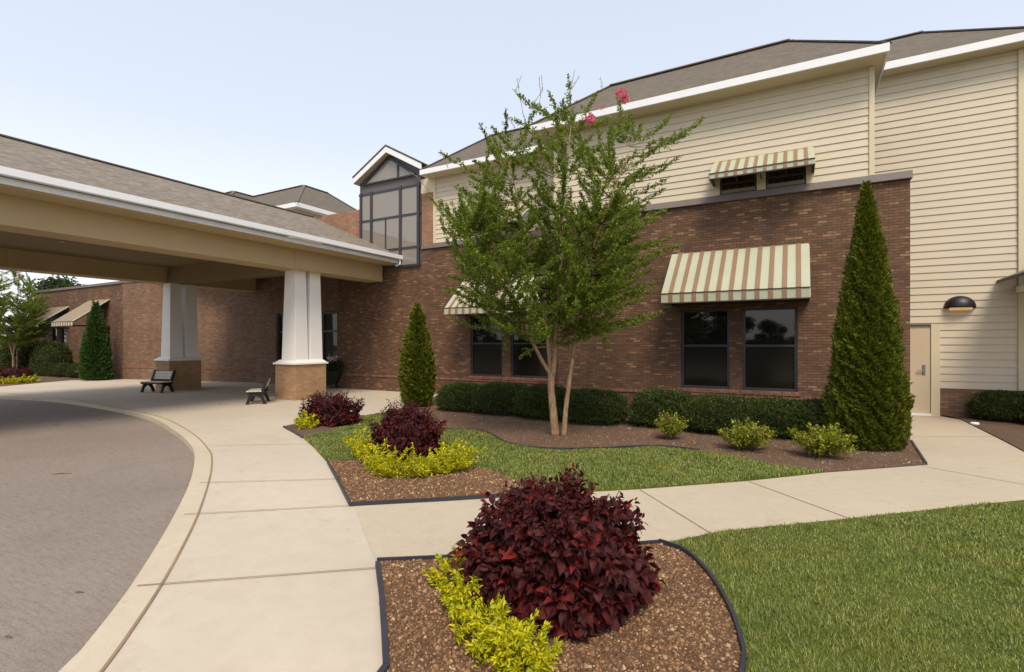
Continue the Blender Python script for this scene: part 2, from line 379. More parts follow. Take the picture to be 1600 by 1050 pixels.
# ------------------------------------------------------------------ polygons on the ground
def polyobj(name, pts, z, m, kind='structure', thick=0):
    import mathutils.geometry as mg
    p = [Vector((a[0], a[1], 0)) for a in pts]
    tris = mg.tessellate_polygon([p])
    mb = MB(); mb.v = [(q.x, q.y, z) for q in p]
    for t in tris:
        a, b, c = [p[i] for i in t]
        mb.f.append(tuple(t) if (b - a).cross(c - a).z > 0 else tuple(t)[::-1]); mb.m.append(0)
    if thick:
        n = len(p)
        for i in range(n):
            j = (i + 1) % n; a, b = p[i], p[j]
            mb.face([(a.x, a.y, z), (b.x, b.y, z), (b.x, b.y, z - thick), (a.x, a.y, z - thick)])
    o = mb.build(name, m)
    if kind: o['kind'] = kind
    return o
def inside(P, poly):
    x, y = P[:, 0], P[:, 1]; r = np.zeros(len(P), bool); n = len(poly)
    for i in range(n):
        x0, y0 = poly[i][:2]; x1, y1 = poly[(i + 1) % n][:2]
        c = ((y0 > y) != (y1 > y)) & (x < (x1 - x0) * (y - y0) / (y1 - y0 + 1e-12) + x0); r ^= c
    return r
def smooth(pts, n=6):              # Catmull-Rom
    out = []; P = [Vector((p[0], p[1], 0)) for p in pts]
    for i in range(len(P) - 1):
        a, b, c, d = P[max(i - 1, 0)], P[i], P[i + 1], P[min(i + 2, len(P) - 1)]
        for k in range(n):
            t = k / n
            q = .5 * ((2 * b) + (c - a) * t + (2 * a - 5 * b + 4 * c - d) * t * t + (3 * b - a - 3 * c + d) * t ** 3)
            out.append((q.x, q.y))
    out.append((P[-1].x, P[-1].y)); return out
def g(pts): return [G(*p)[:2] for p in pts]

# the land to the horizon
polyobj('ground', [(-400, -400), (400, -400), (400, 400), (-400, 400)], -.16, M['ground'])
edge = smooth(g([(0, 619), (86, 623.5), (171, 636), (236, 651), (274, 671), (300, 692), (309, 711), (306, 741), (296, 771), (266, 831), (214, 917), (167, 981), (112, 1050)]))
edge = [(-48, 6.9), (-34, 6.7)] + edge + [(-1.9, -.9), (.3, -4.0), (3.5, -8.5)]
polyobj('driveway', [(a[0] + .05, a[1] + .08) for a in edge] + [(30, -60), (-90, -60), (-90, 7)], -.09, M['asphalt'])
polyobj('sidewalk', edge + [(16, -8.5), (16, 22), (-48, 22)], 0, M['concrete'], thick=.15)
back = smooth(g([(120, 624.5), (206, 641), (257, 654), (300, 677), (326, 703), (331, 720), (328, 746), (315, 789), (296, 834), (253, 913), (197, 998), (159, 1050)]))
back = [(-48, 7.35), (-34, 7.15), (-22.6, 6.9)] + back + [(-1.45, -.7), (.75, -3.8), (3.9, -8.3)]
def strip(name, a, b, z, m, z2=None, fall=0):
    # ribbon between two curves, resampled
    def res(c, n):
        c = [Vector((p[0], p[1], 0)) for p in c]; L = [0]
        for i in range(1, len(c)): L.append(L[-1] + (c[i] - c[i - 1]).length)
        o = []; j = 0
        for k in range(n):
            s = L[-1] * k / (n - 1)
            while j < len(L) - 2 and L[j + 1] < s: j += 1
            o.append(c[j].lerp(c[j + 1], (s - L[j]) / max(1e-9, L[j + 1] - L[j])))
        return o
    A, B = res(a, 160), res(b, 160); mb = MB()
    for k in range(159):
        mb.face([(A[k].x, A[k].y, z - fall), (A[k + 1].x, A[k + 1].y, z - fall), (B[k + 1].x, B[k + 1].y, z), (B[k].x, B[k].y, z)])
        if fall == 0: mb.face([(A[k].x, A[k].y, z), (A[k + 1].x, A[k + 1].y, z), (A[k + 1].x, A[k + 1].y, -.12), (A[k].x, A[k].y, -.12)])
    o = mb.build(name, m); o['kind'] = 'structure'; return o
strip('kerb', [(a[0] - .03, a[1] - .03) for a in edge], back, .004, M['kerb'])
def line(name, pts, w, z, m):
    mb = MB(); P = [Vector((p[0], p[1], 0)) for p in pts]
    Nn = []
    for k in range(len(P)):
        d = (P[min(k + 1, len(P) - 1)] - P[max(0, k - 1)]).normalized(); Nn.append(Vector((-d.y, d.x, 0)) * w / 2)
    for k in range(len(P) - 1):
        mb.face([(P[k] - Nn[k]) + Vector((0, 0, z)), (P[k + 1] - Nn[k + 1]) + Vector((0, 0, z)), (P[k + 1] + Nn[k + 1]) + Vector((0, 0, z)), (P[k] + Nn[k]) + Vector((0, 0, z))])
    o = mb.build(name, m); o['kind'] = 'structure'; return o
line('pavement_joint', back, .018, .0085, M['joint'])
for a, b in (((214, 917), (586, 889)), ((287, 805), (546, 791)), ((311, 755), (530, 749)), ((325, 697), (490, 694))):
    line('pavement_joint', g([a, b]), .012, .0125, M['joint'])
# cross path
path = g([(553, 791.5), (700, 783), (826, 775), (1000, 765), (1170, 752), (1290, 739), (1447, 727)]) + [(1.0, 9.1), (1.95, 12.6), (1.95, 15.38), (2.9, 15.38)] + \
    g([(1462, 649), (1500, 657), (1560, 687), (1600, 708)]) + [(6.5, 6.2)] + g([(1600, 783), (1500, 793), (1330, 812), (1130, 832), (1035, 850), (850, 867), (700, 877), (589, 882), (575, 848)])
polyobj('path', path, .004, M['path'])
for a, b in (((1000, 766), (1110, 834)), ((1170, 753), (1327, 811)), ((1440, 729), (1640, 765)), ((1425, 683), (1553, 683))):
    line('pavement_joint', g([a, b]), .012, .009, M['joint'])
# lawns and beds
curve = smooth(g([(628, 640), (650, 660), (680, 671), (740, 674), (765, 680), (790, 694), (830, 701.5), (880, 704.5), (950, 703), (1020, 700), (1080, 705), (1150, 715), (1215, 728), (1290, 738.5)]), 5)
lawn1 = g([(473, 684), (492, 701), (512, 724), (530, 757), (546, 790.5), (700, 782), (826, 774), (1000, 764.5), (1170, 751.5)]) + curve[::-1] + g([(568, 652), (520, 668)])
polyobj('lawn', lawn1, .014, M['turf'], thick=.02)
backbed = curve + g([(1447, 727), (1422, 690)]) + [(1.93, 12.58), (-5.58, 12.58), (-5.62, 13.88), (-13.4, 13.88)]
backbed = [p for p in backbed if p[0] > -11.5] + [(-10.4, 13.88)]
polyobj('flower_bed', backbed, .024, M['soil2'], thick=.02)
bed2 = g([(512, 724), (530, 757), (547, 791), (700, 783), (826, 775), (812, 758), (785, 743), (740, 731), (660, 724), (580, 720)])
polyobj('flower_bed', bed2, .028, M['soil'], thick=.03)
bed3 = g([(443, 668), (458, 676), (473, 685), (520, 675), (562, 662), (570, 650), (500, 655)])
polyobj('flower_bed', bed3, .028, M['soil2'], thick=.03)
arc = smooth(g([(1030, 853), (1070, 868), (1105, 902), (1138, 955), (1156, 1005), (1161, 1050)]) + [(-.3, 2.3), (-.75, 1.75), (-1.35, 1.6), (-1.86, 2.0)], 6)
bed1 = g([(588, 882), (700, 877), (850, 868)]) + arc
lawn2 = g([(1035, 851), (1130, 832), (1330, 812), (1500, 793), (1600, 783)]) + [(6.2, 6.2), (15.5, 7.0), (15.5, -8), (4.6, -8), (1.5, -3.6), (-.7, -.4), (-1.5, 1.5), (-.75, 1.72), (-.4, 2.2)] 
lawn2 = lawn2 + [q for q in arc[::-1] if q[1] > 2.4]
polyobj('lawn', lawn2, .014, M['turf'], thick=.02)
polyobj('flower_bed', bed1, .026, M['soil'], thick=.02)
bed4 = [(2.95, 15.38)] + g([(1466, 648), (1502, 656), (1562, 686), (1604, 708)]) + [(6.2, 6.4), (15.5, 7.2), (15.5, 15.38)]
polyobj('flower_bed', bed4, .020, M['soil2'], thick=.02)
bed5 = g([(-40, 606), (0, 604), (60, 598.5), (110, 594), (190, 593)]) + [(-28.3, 12.38), (-44, 12.38)]
polyobj('flower_bed', bed5, .020, M['soil2'], thick=.02)
def edging(pts, label, h=.07, w=.022):
    mb = MB(); P = pts
    for k in range(len(P) - 1):
        mb.bar((P[k][0], P[k][1], h / 2), (P[k + 1][0], P[k + 1][1], h / 2), w, h)
    o = mb.build('garden_edging', M['blackplastic']); return tag(o, label, 'garden edging', 'black edging strips round the beds')
edging(curve[6:-14], 'long wavy black edging strip between the small lawn and the mulch bed by the wall', .05, .035)
edging(arc[:-8], 'curved black edging strip between the nearest bed and the large lawn', .06, .022)
edging(g([(589, 882), (700, 877), (850, 868), (1030, 853)]), 'straight black edging strip behind the nearest bed along the cross path', .05, .022)
edging(g([(590, 886), (596, 930), (600, 985), (604, 1050)]) + [(-1.8, 1.8)], 'straight black edging strip between the nearest bed and the sidewalk', .045, .035)
edging(g([(512, 724), (530, 757), (547, 791), (700, 783), (826, 775)]), 'angled black edging strip along two sides of the middle bed', .045, .022)
edging(g([(443, 668), (458, 676), (473, 685)]), 'short black edging strip at the tip of the farthest bed', .04, .02)
edging(g([(1447, 727), (1424, 691)]), 'short dark edging strip beside the tall conifer where the path turns to the door', .04, .03)
# grass blades
def blades(poly, n, box, holes=(), hgt=(.035, .06), wd=.006, near=None):
    P = RNG.uniform((box[0], box[1]), (box[2], box[3]), (n, 2))
    k = inside(P, poly)
    for h in holes: k &= ~inside(P, h)
    P = P[k]
    d = np.hypot(P[:, 0], P[:, 1])
    if near: P = P[RNG.uniform(0, 1, len(P)) < np.clip((near / d) ** 1.3, .12, 1)]; d = np.hypot(P[:, 0], P[:, 1])
    n = len(P); a = RNG.uniform(0, 6.283, n); tilt = RNG.uniform(.1, .75, n)
    D = np.stack([np.cos(a) * tilt, np.sin(a) * tilt, np.ones(n)], 1)
    N = np.stack([np.cos(a), np.sin(a), -.2 * np.ones(n)], 1)
    clump = 1 + .35 * np.sin(P[:, 0] * 3.1 + 1.7 * np.sin(P[:, 1] * 2.3)) * np.sin(P[:, 1] * 4.1)
    L = RNG.uniform(hgt[0], hgt[1], n) * clump
    W_ = wd * np.clip(d / 4, .8, 2.2) * RNG.uniform(.7, 1.3, n)
    return leaves(np.column_stack([P, np.full(n, .012)]), D, N, L, W_, T_BLADE)
v, f = blades(lawn2, 800000, (-1.6, .6, 9.5, 7.2), (bed1,), near=3.8, hgt=(.018, .040), wd=.0046)
tag(leafobj('grass', [(v, f, 0)], [M['grass']]), 'mown green grass of the large lawn at the lower right', 'grass', kind='stuff')
v, f = blades(lawn1, 420000, (-9.5, 4.5, 1.6, 11), (bed2, bed3), hgt=(.03, .05), wd=.006)
tag(leafobj('grass', [(v, f, 0)], [M['grass']]), 'mown green grass of the small lawn between the beds', 'grass', kind='stuff')
def chips(poly, n, box, size, label, z=.026):
    P = RNG.uniform((box[0], box[1]), (box[2], box[3]), (n, 2)); P = P[inside(P, poly)]; n = len(P)
    a = RNG.uniform(0, 6.283, n)
    D = np.stack([np.cos(a), np.sin(a), RNG.normal(0, .25, n)], 1); N = np.stack([RNG.normal(0, .25, n), RNG.normal(0, .25, n), np.ones(n)], 1)
    L = np.clip(RNG.lognormal(0, .42, n), .3, 2.6) * size; Wd = L * RNG.uniform(.35, .9, n)
    v, f = leaves(np.column_stack([P, np.full(n, z - .002)]), D, N, L, Wd, T_CHIP)
    tag(leafobj('mulch_chips', [(v, f, 0)], [M['chip']]), label, 'mulch', kind='stuff')
chips(bed1, 60000, (-3.2, 1.4, 0, 4.6), .0115, 'coarse brown bark chips and pebbles in the nearest bed')
chips(bed2, 50000, (-6, 3.8, -1.2, 7.6), .014, 'coarse brown bark chips in the middle bed')
chips(backbed, 60000, (-10, 5, 2, 12.6), .011, 'fine brown mulch in the long bed along the wall', .023)

# ------------------------------------------------------------------ wall makers
def holes_front(mb, x0, x1, z0, z1, Y, ops, depth=.12, mi=0):
    xs = sorted({x0, x1, *[o[0] for o in ops], *[o[1] for o in ops]}); zs = sorted({z0, z1, *[o[2] for o in ops], *[o[3] for o in ops]})
    for i in range(len(xs) - 1):
        for j in range(len(zs) - 1):
            cx, cz = (xs[i] + xs[i + 1]) / 2, (zs[j] + zs[j + 1]) / 2
            if any(o[0] < cx < o[1] and o[2] < cz < o[3] for o in ops): continue
            mb.face([(xs[i], Y, zs[j]), (xs[i + 1], Y, zs[j]), (xs[i + 1], Y, zs[j + 1]), (xs[i], Y, zs[j + 1])], mi)
    for a, b, c, d in ops:
        D = Y + depth
        mb.face([(a, Y, c), (a, D, c), (a, D, d), (a, Y, d)], mi); mb.face([(b, Y, c), (b, Y, d), (b, D, d), (b, D, c)], mi)
        mb.face([(a, Y, d), (a, D, d), (b, D, d), (b, Y, d)], mi); mb.face([(a, Y, c), (b, Y, c), (b, D, c), (a, D, c)], mi)
def siding(mb, x0, x1, z0, z1, Y, ops=(), ex=.155):
    z = z0
    while z < z1 - .01:
        zt = min(z + ex, z1); segs = [(x0, x1)]
        for a, b, c, d in ops:
            if min(zt, d) - max(z, c) > .04:
                ns = []
                for s0, s1 in segs:
                    if b <= s0 or a >= s1: ns.append((s0, s1)); continue
                    if a > s0: ns.append((s0, a))
                    if b < s1: ns.append((b, s1))
                segs = ns
        for s0, s1 in segs:
            mb.face([(s0, Y - .025, z), (s1, Y - .025, z), (s1, Y - .006, zt), (s0, Y - .006, zt)])
            mb.face([(s0, Y, z), (s1, Y, z), (s1, Y - .025, z), (s0, Y - .025, z)])
        z += ex
def window(root, x0, x1, z0, z1, Y, rail=.54, lift=False, sill=True, depth=.10):
    yb = Y + depth; fr = .055
    f = MB(); f.box(x0, x0 + fr, yb - .06, yb, z0, z1); f.box(x1 - fr, x1, yb - .06, yb, z0, z1)
    f.box(x0 + fr, x1 - fr, yb - .06, yb, z0, z0 + fr); f.box(x0 + fr, x1 - fr, yb - .06, yb, z1 - fr, z1)
    zm = z0 + (z1 - z0) * rail
    if rail: f.box(x0 + fr, x1 - fr, yb - .045, yb - .002, zm - .025, zm + .025)
    w = f.build('window', M['darkframe'], root, bevel=.004)
    if rail:
        MB().box(x0 + fr, x1 - fr, yb - .025, yb - .012, zm + .025, z1 - fr).build('pane', M['glass'], w)
        MB().box(x0 + fr, x1 - fr, yb - .018, yb - .010, z0 + fr, zm - .025).build('pane', M['screen'], w)
        if lift:
            for q_ in (.2, .8): MB().lathe([(.016, 0), (.02, .012), (.012, .026)], 8).build('sash_lift', M['white'], w).location = Vector((x0 + (x1 - x0) * q_, yb - .075, z0 + fr + .002)) - Vector(root['_w'])
    else: MB().box(x0 + fr, x1 - fr, yb - .025, yb - .012, z0 + fr, z1 - fr).build('pane', M['glass'], w)
    if sill: pass
    return w
def awning(root, x0, x1, Y, ztop, zf, proj, val, period=.27, ends=True):
    a = MB(); n = max(1, round((x1 - x0) / period)); p = (x1 - x0) / (n + .6)
    th = .02
    def slope(xa, xb, lift, mi):
        s = Vector((0, -proj, zf - ztop)).normalized(); nn = Vector((0, s.z, -s.y))
        if nn.z < 0: nn = -nn
        q = [Vector((xa, Y, ztop)), Vector((xb, Y, ztop)), Vector((xb, Y - proj, zf)), Vector((xa, Y - proj, zf))]
        a.hexa([v - nn * th for v in q][::-1] + [v + nn * lift for v in q][::-1], mi)
    v_ = MB(); x = x0
    for k in range(n + 1):
        xe = min(x + p * .64, x1); slope(x, xe, 0, 0); v_.box(x, xe, Y - proj - .008, Y - proj + .008, zf - val, zf - .012, 0)
        if k < n: slope(xe, x + p, .018, 1); v_.box(xe, x + p, Y - proj - .018, Y - proj + .006, zf - val, zf - .012, 1)
        x += p
    # closed ends
    for xx, o in ((x0, -.012), (x1, .0)) if ends else ():
        a.hexa([(xx + o, Y, ztop - .03), (xx + o + .012, Y, ztop - .03), (xx + o + .012, Y, zf - val), (xx + o, Y, zf - val),
                (xx + o, Y - .001, ztop - .03), (xx + o + .012, Y - .001, ztop - .03), (xx + o + .012, Y - proj + .02, zf - val), (xx + o, Y - proj + .02, zf - val)], 0)
        a.face([(xx + o, Y, ztop - .03), (xx + o, Y, zf - val), (xx + o, Y - proj + .02, zf - val), (xx + o, Y - proj + .02, zf - .03)], 0)
    o = a.build('awning', [M['green_stripe'], M['tan_stripe']], root)
    v_.build('valance', [M['green_stripe'], M['tan_stripe']], o)
    f = MB()
    f.box(x0 - .01, x1 + .01, Y - proj - .022, Y - proj + .012, zf - .012, zf + .008)
    f.box(x0 - .01, x1 + .01, Y - proj - .022, Y - proj + .012, zf - val - .025, zf - val)
    f.box(x0 + .012, x1 - .012, Y - .04, Y - .004, zf - val, zf - val + .05)
    for k in range(5):
        xx = x0 + .03 + (x1 - x0 - .06) * k / 4
        f.bar((xx, Y - .05, ztop - .09), (xx, Y - proj + .04, zf - .05), .03, .03); f.bar((xx, Y - .05, zf - val + .03), (xx, Y - proj + .03, zf - val + .03), .02, .02)
    f.build('awning_frame', M['awning_under'], o)
    return o

# ================================================================== MAIN BUILDING
YM, YL, YR = 12.6, 13.9, 15.4
B = thing('care_building', (-4, YM, 0), 'long two storey brown brick and cream siding building with striped awnings', 'building')
xl, xm0, xm1, xb1 = -10.77, -5.6, 1.355, 1.945
zb = 4.95                                                   # brick top
winM = [(-2.41, -1.34, .66, 2.50), (-1.07, .01, .66, 2.50)]
winL = [(-9.28, -8.08, .66, 2.60), (-7.78, -6.5, .66, 2.60)]
upM = [(-1.54, -.78, 5.10, 5.85), (-.60, .17, 5.10, 5.85)]
upL = [(-8.9, -8.15, 5.12, 5.85), (-7.95, -7.2, 5.12, 5.85)]
b = MB(); holes_front(b, xm0, xb1, -.05, zb, YM, winM)
b.face([(xb1, YM, -.05), (xb1, YR, -.05), (xb1, YR, zb), (xb1, YM, zb)]); b.face([(xm0, YL, -.05), (xm0, YM, -.05), (xm0, YM, zb), (xm0, YL, zb)])
b.build('brick_wall', M['brick'], B)
b = MB(); holes_front(b, -15.4, xm0, -.05, zb, YL, winL)
b.build('brick_wall', M['brick'], B)
# entrance wall with the glazed doors under the canopy
b = MB(); holes_front(b, -20.3, -15.4, -.05, 5.4, YL, [(-19.0, -15.42, -.04, 2.95)], .2)
b.face([(-15.4, YL, zb), (-14.25, YL, zb), (-14.25, YL, 5.4), (-15.4, YL, 5.4)])
b.build('brick_wall', M['brick_far'], B)
b = MB(); b.face([(-16.3, YL + .01, 5.4), (-14.2, YL + .01, 5.4), (-14.2, YL + .01, 6.7), (-16.3, YL + .01, 6.7)])
b.face([(-16.3, YL + 4, 5.0), (-16.3, YL + .01, 5.0), (-16.3, YL + .01, 6.7), (-16.3, YL + 4, 6.7)])
b.face([(-16.3, YL + .01, 6.7), (-14.2, YL + .01, 6.7), (-14.2, YL + 4, 6.7), (-16.3, YL + 4, 6.7)])
b.build('upper_brick_wall', M['orange_brick'], B)
MB().box(-11.28, xl, YL - .02, YL + .3, zb + .1, 6.85).build('brick_pilaster', M['orange_brick'], B)
# brick water table, proud soldier courses and sills
b = MB()
for a, c, Y in ((xm0, xb1, YM), (-15.38, xm0 - .005, YL)):
    b.box(a, c, Y - .025, Y - .002, .50, .575)
for ws, Y in ((winM, YM), (winL, YL)):
    b.box(ws[0][0] - .08, ws[1][1] + .08, Y - .05, Y + .045, .575, .655)
build_each(b, 'brick_sill', M['sillbrick'], B)
for w in winM: window(B, *w, YM, lift=True)
for w in winL: window(B, *w, YL)
# siding
s = MB(); siding(s, xm0 - .1, xm1 - .08, zb + .15, 7.40, YM, upM); s.build('siding', M['siding'], B)
s = MB(); siding(s, xl + .1, xm0, zb + .15, 7.40, YL, upL); s.build('siding', M['siding'], B)
s = MB(); siding(s, 1.0, 4.28, .66, 8.30, YR, [(1.7, 2.93, -.1, 2.16)], .17); s.build('siding', M['siding'], B)
s = MB(); siding(s, 4.42, 4.6, .66, 8.30, YR, (), .17); siding(s, 4.6, 11, .66, 3.6, YR + .02, (), .17); s.build('siding', M['siding'], B)
# solid body behind
s = MB()
s.box(xm0 - .1, xm1, YM + .12, 22, zb, 7.38); s.box(xl, xm0 - .11, YL + .12, 22, zb, 7.38)
s.box(xm1 - .3, 4.6, YR + .001, 22, -.05, 8.28); s.box(4.601, 11, YR + .021, 22, -.05, 3.6); s.box(-19.9, xm0, YL + .22, 22, -.05, zb); s.box(xm0, xb1 - .01, YM + .13, 22, -.05, zb - .01)
s.face([(xm1, YM, zb), (xm1, YR, zb), (xm1, YR, 7.4), (xm1, YM, 7.4)])
s.face([(xm0 - .1, YL, zb), (xm0 - .1, YM, zb), (xm0 - .1, YM, 7.4), (xm0 - .1, YL, 7.4)])
s.build('wall_core', M['trimcream'], B)
s = MB()
s.box(xm1 - .08, xm1 + .012, YM - .045, YM + .06, zb + .15, 7.30)
s.box(xm0 - .11, xm0 - .0, YM - .045, YM + .06, zb + .15, 7.30)
s.box(xl - .0, xl + .1, YL - .045, YL + .06, zb + .15, 7.30)
s.box(-11.3, xl - .001, YL - .03, YL + .3, 6.85, 7.35)
s.box(4.28, 4.42, YR - .06, YR + .02, .66, 8.22)
s.box(2.76, 2.93, YR - .05, YR + .01, -.02, 2.16)
for ws, Y in ((upM, YM), (upL, YL)):
    s.box(ws[0][0] - .12, ws[0][0], Y - .05, Y + .02, 5.10, 5.9); s.box(ws[0][1], ws[1][0], Y - .05, Y + .02, 5.10, 5.9); s.box(ws[1][1], ws[1][1] + .12, Y - .05, Y + .02, 5.10, 5.9)
build_each(s, 'corner_trim', M['trimcream'], B, bevel=.005)
for w in upM: window(B, *w, YM, rail=0, sill=False, depth=.04)
for w in upL: window(B, *w, YL, rail=0, sill=False, depth=.04)
s = MB()
for w, Y in [(w, YM) for w in upM] + [(w, YL) for w in upL]: s.box(w[0] + .03, w[1] - .03, Y - .045, Y - .022, 5.12, 5.20)
build_each(s, 'window_sash', M['bayglass'], B)
# band
s = MB(); s.hexa([(xm0 - .1, YM - .09, zb - .005), (xb1 + .03, YM - .09, zb - .005), (xb1 + .03, YM + .03, zb - .005), (xm0 - .1, YM + .03, zb - .005),
                  (xm0 - .1, YM - .06, zb + .145), (xb1 + .03, YM - .06, zb + .145), (xb1 + .03, YM + .03, zb + .145), (xm0 - .1, YM + .03, zb + .145)])
s.box(xl, xm0 - .12, YL - .08, YL + .03, zb - .005, zb + .145)
s.box(-11.3, xl - .002, YL - .05, YL + .03, zb + .0, zb + .098)
s.hexa([(xm1 + .02, YM + .031, zb - .004), (xb1 + .03, YM + .031, zb - .004), (xb1 + .03, YR - .04, zb - .004), (xm1 + .02, YR - .04, zb - .004),
        (xm1 + .02, YM + .031, zb + .144), (xb1 + .03, YM + .031, zb + .144), (xb1 + .03, YR - .04, zb + .3), (xm1 + .02, YR - .04, zb + .3)])
build_each(s, 'band', M['band'], B)
# roofs
def hip(x0, x1, y0, y1, z, d, rise, m, name='roof', parent=B):
    a = [(x0, y0, z), (x1, y0, z), (x1, y1, z), (x0, y1, z)]; t = [(x0 + d, y0 + d, z + rise), (x1 - d, y0 + d, z + rise), (x1 - d, y1 - d, z + rise), (x0 + d, y1 - d, z + rise)]
    r = MB()
    for i in range(4): j = (i + 1) % 4; r.face([a[i], a[j], t[j], t[i]])
    r.face(t); r.face(a[::-1])
    rf = r.build(name, m, parent)
    c = MB()
    for i in range(4): c.bar(Vector(a[i]) + Vector((0, 0, .01)), Vector(t[i]) + Vector((0, 0, .01)), .14, .03); j = (i + 1) % 4; c.bar(Vector(t[i]) + Vector((0, 0, .01)), Vector(t[j]) + Vector((0, 0, .01)), .16, .03)
    c.build('ridge_cap', m, rf)
    return rf
hip(-6.25, 1.55, 12.1, 20, 7.47, 1.7, 1.40, M['shingle'])
hip(-10.95, -3, 13.4, 20, 7.47, 1.7, 1.395, M['shingle'])
hip(-3.5, 4.72, 15.0, 22, 8.40, 1.86, 1.40, M['shingle'])
def fascia(mb, x0, x1, y0, y1, z0, z1, t=.045):
    mb.box(x0, x1, y0, y0 + t, z0, z1); mb.box(x1 - t, x1, y0 + t + .001, y1, z0, z1); mb.box(x0, x0 + t, y0 + t + .001, y1, z0, z1)
s = MB(); fascia(s, -6.25, 1.55, 12.06, 19.9, 7.30, 7.465); fascia(s, -10.95, -6.3, 13.36, 19.9, 7.30, 7.464)
fascia(s, 1.40, 4.72, 14.96, 21.9, 8.22, 8.395)
build_each(s, 'fascia', M['white'], B, bevel=.006)
s = MB(); s.box(-6.2, 1.5, 12.11, 19, 7.305, 7.33); s.box(-10.9, -6.26, 13.41, 19, 7.305, 7.33); s.box(1.46, 4.66, 15.01, 21, 8.225, 8.25)
build_each(s, 'soffit', M['trimcream'], B)
# awnings
awning(B, -2.62, .22, YM, 3.84, 2.80, 1.12, .20)
awning(B, -9.5, -6.35, YL, 3.84, 2.80, 1.12, .20)
awning(B, -1.68, .31, YM, 5.88, 5.42, .68, .11, .2)
awning(B, -9.0, -7.05, YL, 5.88, 5.42, .68, .11, .2)
# foundation + door on the right hand wall
s = MB(); s.box(2.94, 11, YR - .02, YR + .0, -.05, .655); s.build('foundation', M['brick_far'], B)
d = MB(); d.box(1.84, 2.745, YR - .035, YR + .005, .05, 2.10); d = d.build('door', M['doorpaint'], B, bevel=.004)
h = MB(); h.box(2.60, 2.66, YR - .05, YR - .036, .96, 1.20); h.bar((2.63, YR - .08, 1.06), (2.50, YR - .08, 1.06), .022, .022); h.bar((2.63, YR - .04, 1.06), (2.63, YR - .09, 1.06), .02, .02)
h.build('handle', M['metal'], d, bevel=.003)
s = MB(); s.box(1.80, 2.755, YR - .06, YR - .036, 2.105, 2.15); s.build('door_head', M['darkframe'], B)
s = MB(); s.box(1.80, 2.755, YR - .12, YR - .036, 0, .048); s.build('threshold', M['white'], B)
# glazed bay
bx0, bx1, bz = -14.2, -11.32, 7.70; bc = (bx0 + bx1) / 2; apex = 8.52
yb = YL - .10
bay = MB(); bay.face([(bx0, YL - .01, zb - .6), (bx1, YL - .01, zb - .6), (bx1, YL - .01, bz), (bc, YL - .01, apex - .05), (bx0, YL - .01, bz)])
bay.face([(bx0, YL + 3, 4), (bx0, YL - .01, 4), (bx0, YL - .01, bz), (bx0, YL + 3, bz)]); bay.face([(bx1, YL - .01, zb), (bx1, YL + 3, zb), (bx1, YL + 3, bz), (bx1, YL - .01, bz)])
bay = bay.build('bay_wall', M['baypanel'], B)
cols = [bx0 + .1, bx0 + .62, bx0 + 2.0, bx1 - .08]; rows = [zb - .52, 5.05, 6.20, 7.18]
for i in range(3):
    for j in range(3):
        MB().box(cols[i] + .03, cols[i + 1] - .03, YL - .05, YL - .035, rows[j] + .03, rows[j + 1] - .03).build('pane', M['bayglass'], bay)
g_ = MB()
for c_ in cols: g_.box(c_ - .05, c_ + .05, YL - .09, YL - .012, zb - .55, 7.25)
for r_ in rows: g_.box(bx0 + .001, bx1 - .001, YL - .075, YL - .013, r_ - .035, r_ + .035)
g_.box(bx0 + 1.28, bx0 + 1.33, YL - .07, YL - .013, 5.05, 6.20)
g_.build('mullion', M['bayframe'], bay)
g_ = MB(); z0 = 7.58; g_.hexa([(bx0 + .25, YL - .05, z0), (bx1 - .25, YL - .05, z0), (bx1 - .25, YL - .03, z0), (bx0 + .25, YL - .03, z0),
                                 (bc - .12, YL - .05, apex - .25), (bc + .12, YL - .05, apex - .25), (bc + .12, YL - .03, apex - .25), (bc - .12, YL - .03, apex - .25)])
g_.build('gable_pane', M['bayglass'], bay)
g_ = MB(); g_.bar((bc + .45, YL - .07, z0 - .02), (bc + .45, YL - .07, 8.15), .06, .04); g_.bar((bx0 + .2, YL - .075, z0 - .03), (bx1 - .2, YL - .075, z0 - .03), .04, .05)
g_.bar((bx0 + .25, YL - .07, z0), (bc, YL - .07, apex - .16), .04, .08); g_.bar((bc, YL - .072, apex - .16), (bx1 - .25, YL - .072, z0), .04, .08)
g_.build('gable_mullion', M['bayframe'], bay)
g_ = MB()
gx_ = bc + .10
for sx in (-1, 1):
    a = Vector((gx_, 0, apex)); e = Vector((gx_ + sx * 1.58, 0, bz - .05))
    for (y0, y1, k0, k1, mi) in ((YL - .30, YL - .26, -.02, .15, 0),):
        g_.hexa([(a.x, y0, a.z + k0 - .05), (e.x, y0, e.z + k0 - .05), (e.x, y1, e.z + k0 - .05), (a.x, y1, a.z + k0 - .05), (a.x, y0, a.z + k1 - .02), (e.x, y0, e.z + k1 - .02), (e.x, y1, e.z + k1 - .02), (a.x, y1, a.z + k1 - .02)])
g_.build('gable_fascia', M['white'], B)
g_ = MB()
for sx in (-1, 1):
    a = Vector((gx_, 0, apex)); e = Vector((gx_ + sx * 1.62, 0, bz - .07))
    g_.hexa([(a.x, YL - .32, a.z + .155), (e.x, YL - .32, e.z + .155), (e.x, YL + 3, e.z + .155), (a.x, YL + 3, a.z + .155), (a.x, YL - .32, a.z + .2), (e.x, YL - .32, e.z + .2), (e.x, YL + 3, e.z + .2), (a.x, YL + 3, a.z + .2)], 0)
    g_.face([(a.x, YL - .26, a.z - .05), (e.x, YL - .26, e.z - .05), (e.x, YL + 1, e.z - .05), (a.x, YL + 1, a.z - .05)], 1)
g_.build('gable_roof', [M['shingle'], M['trimcream']], B)
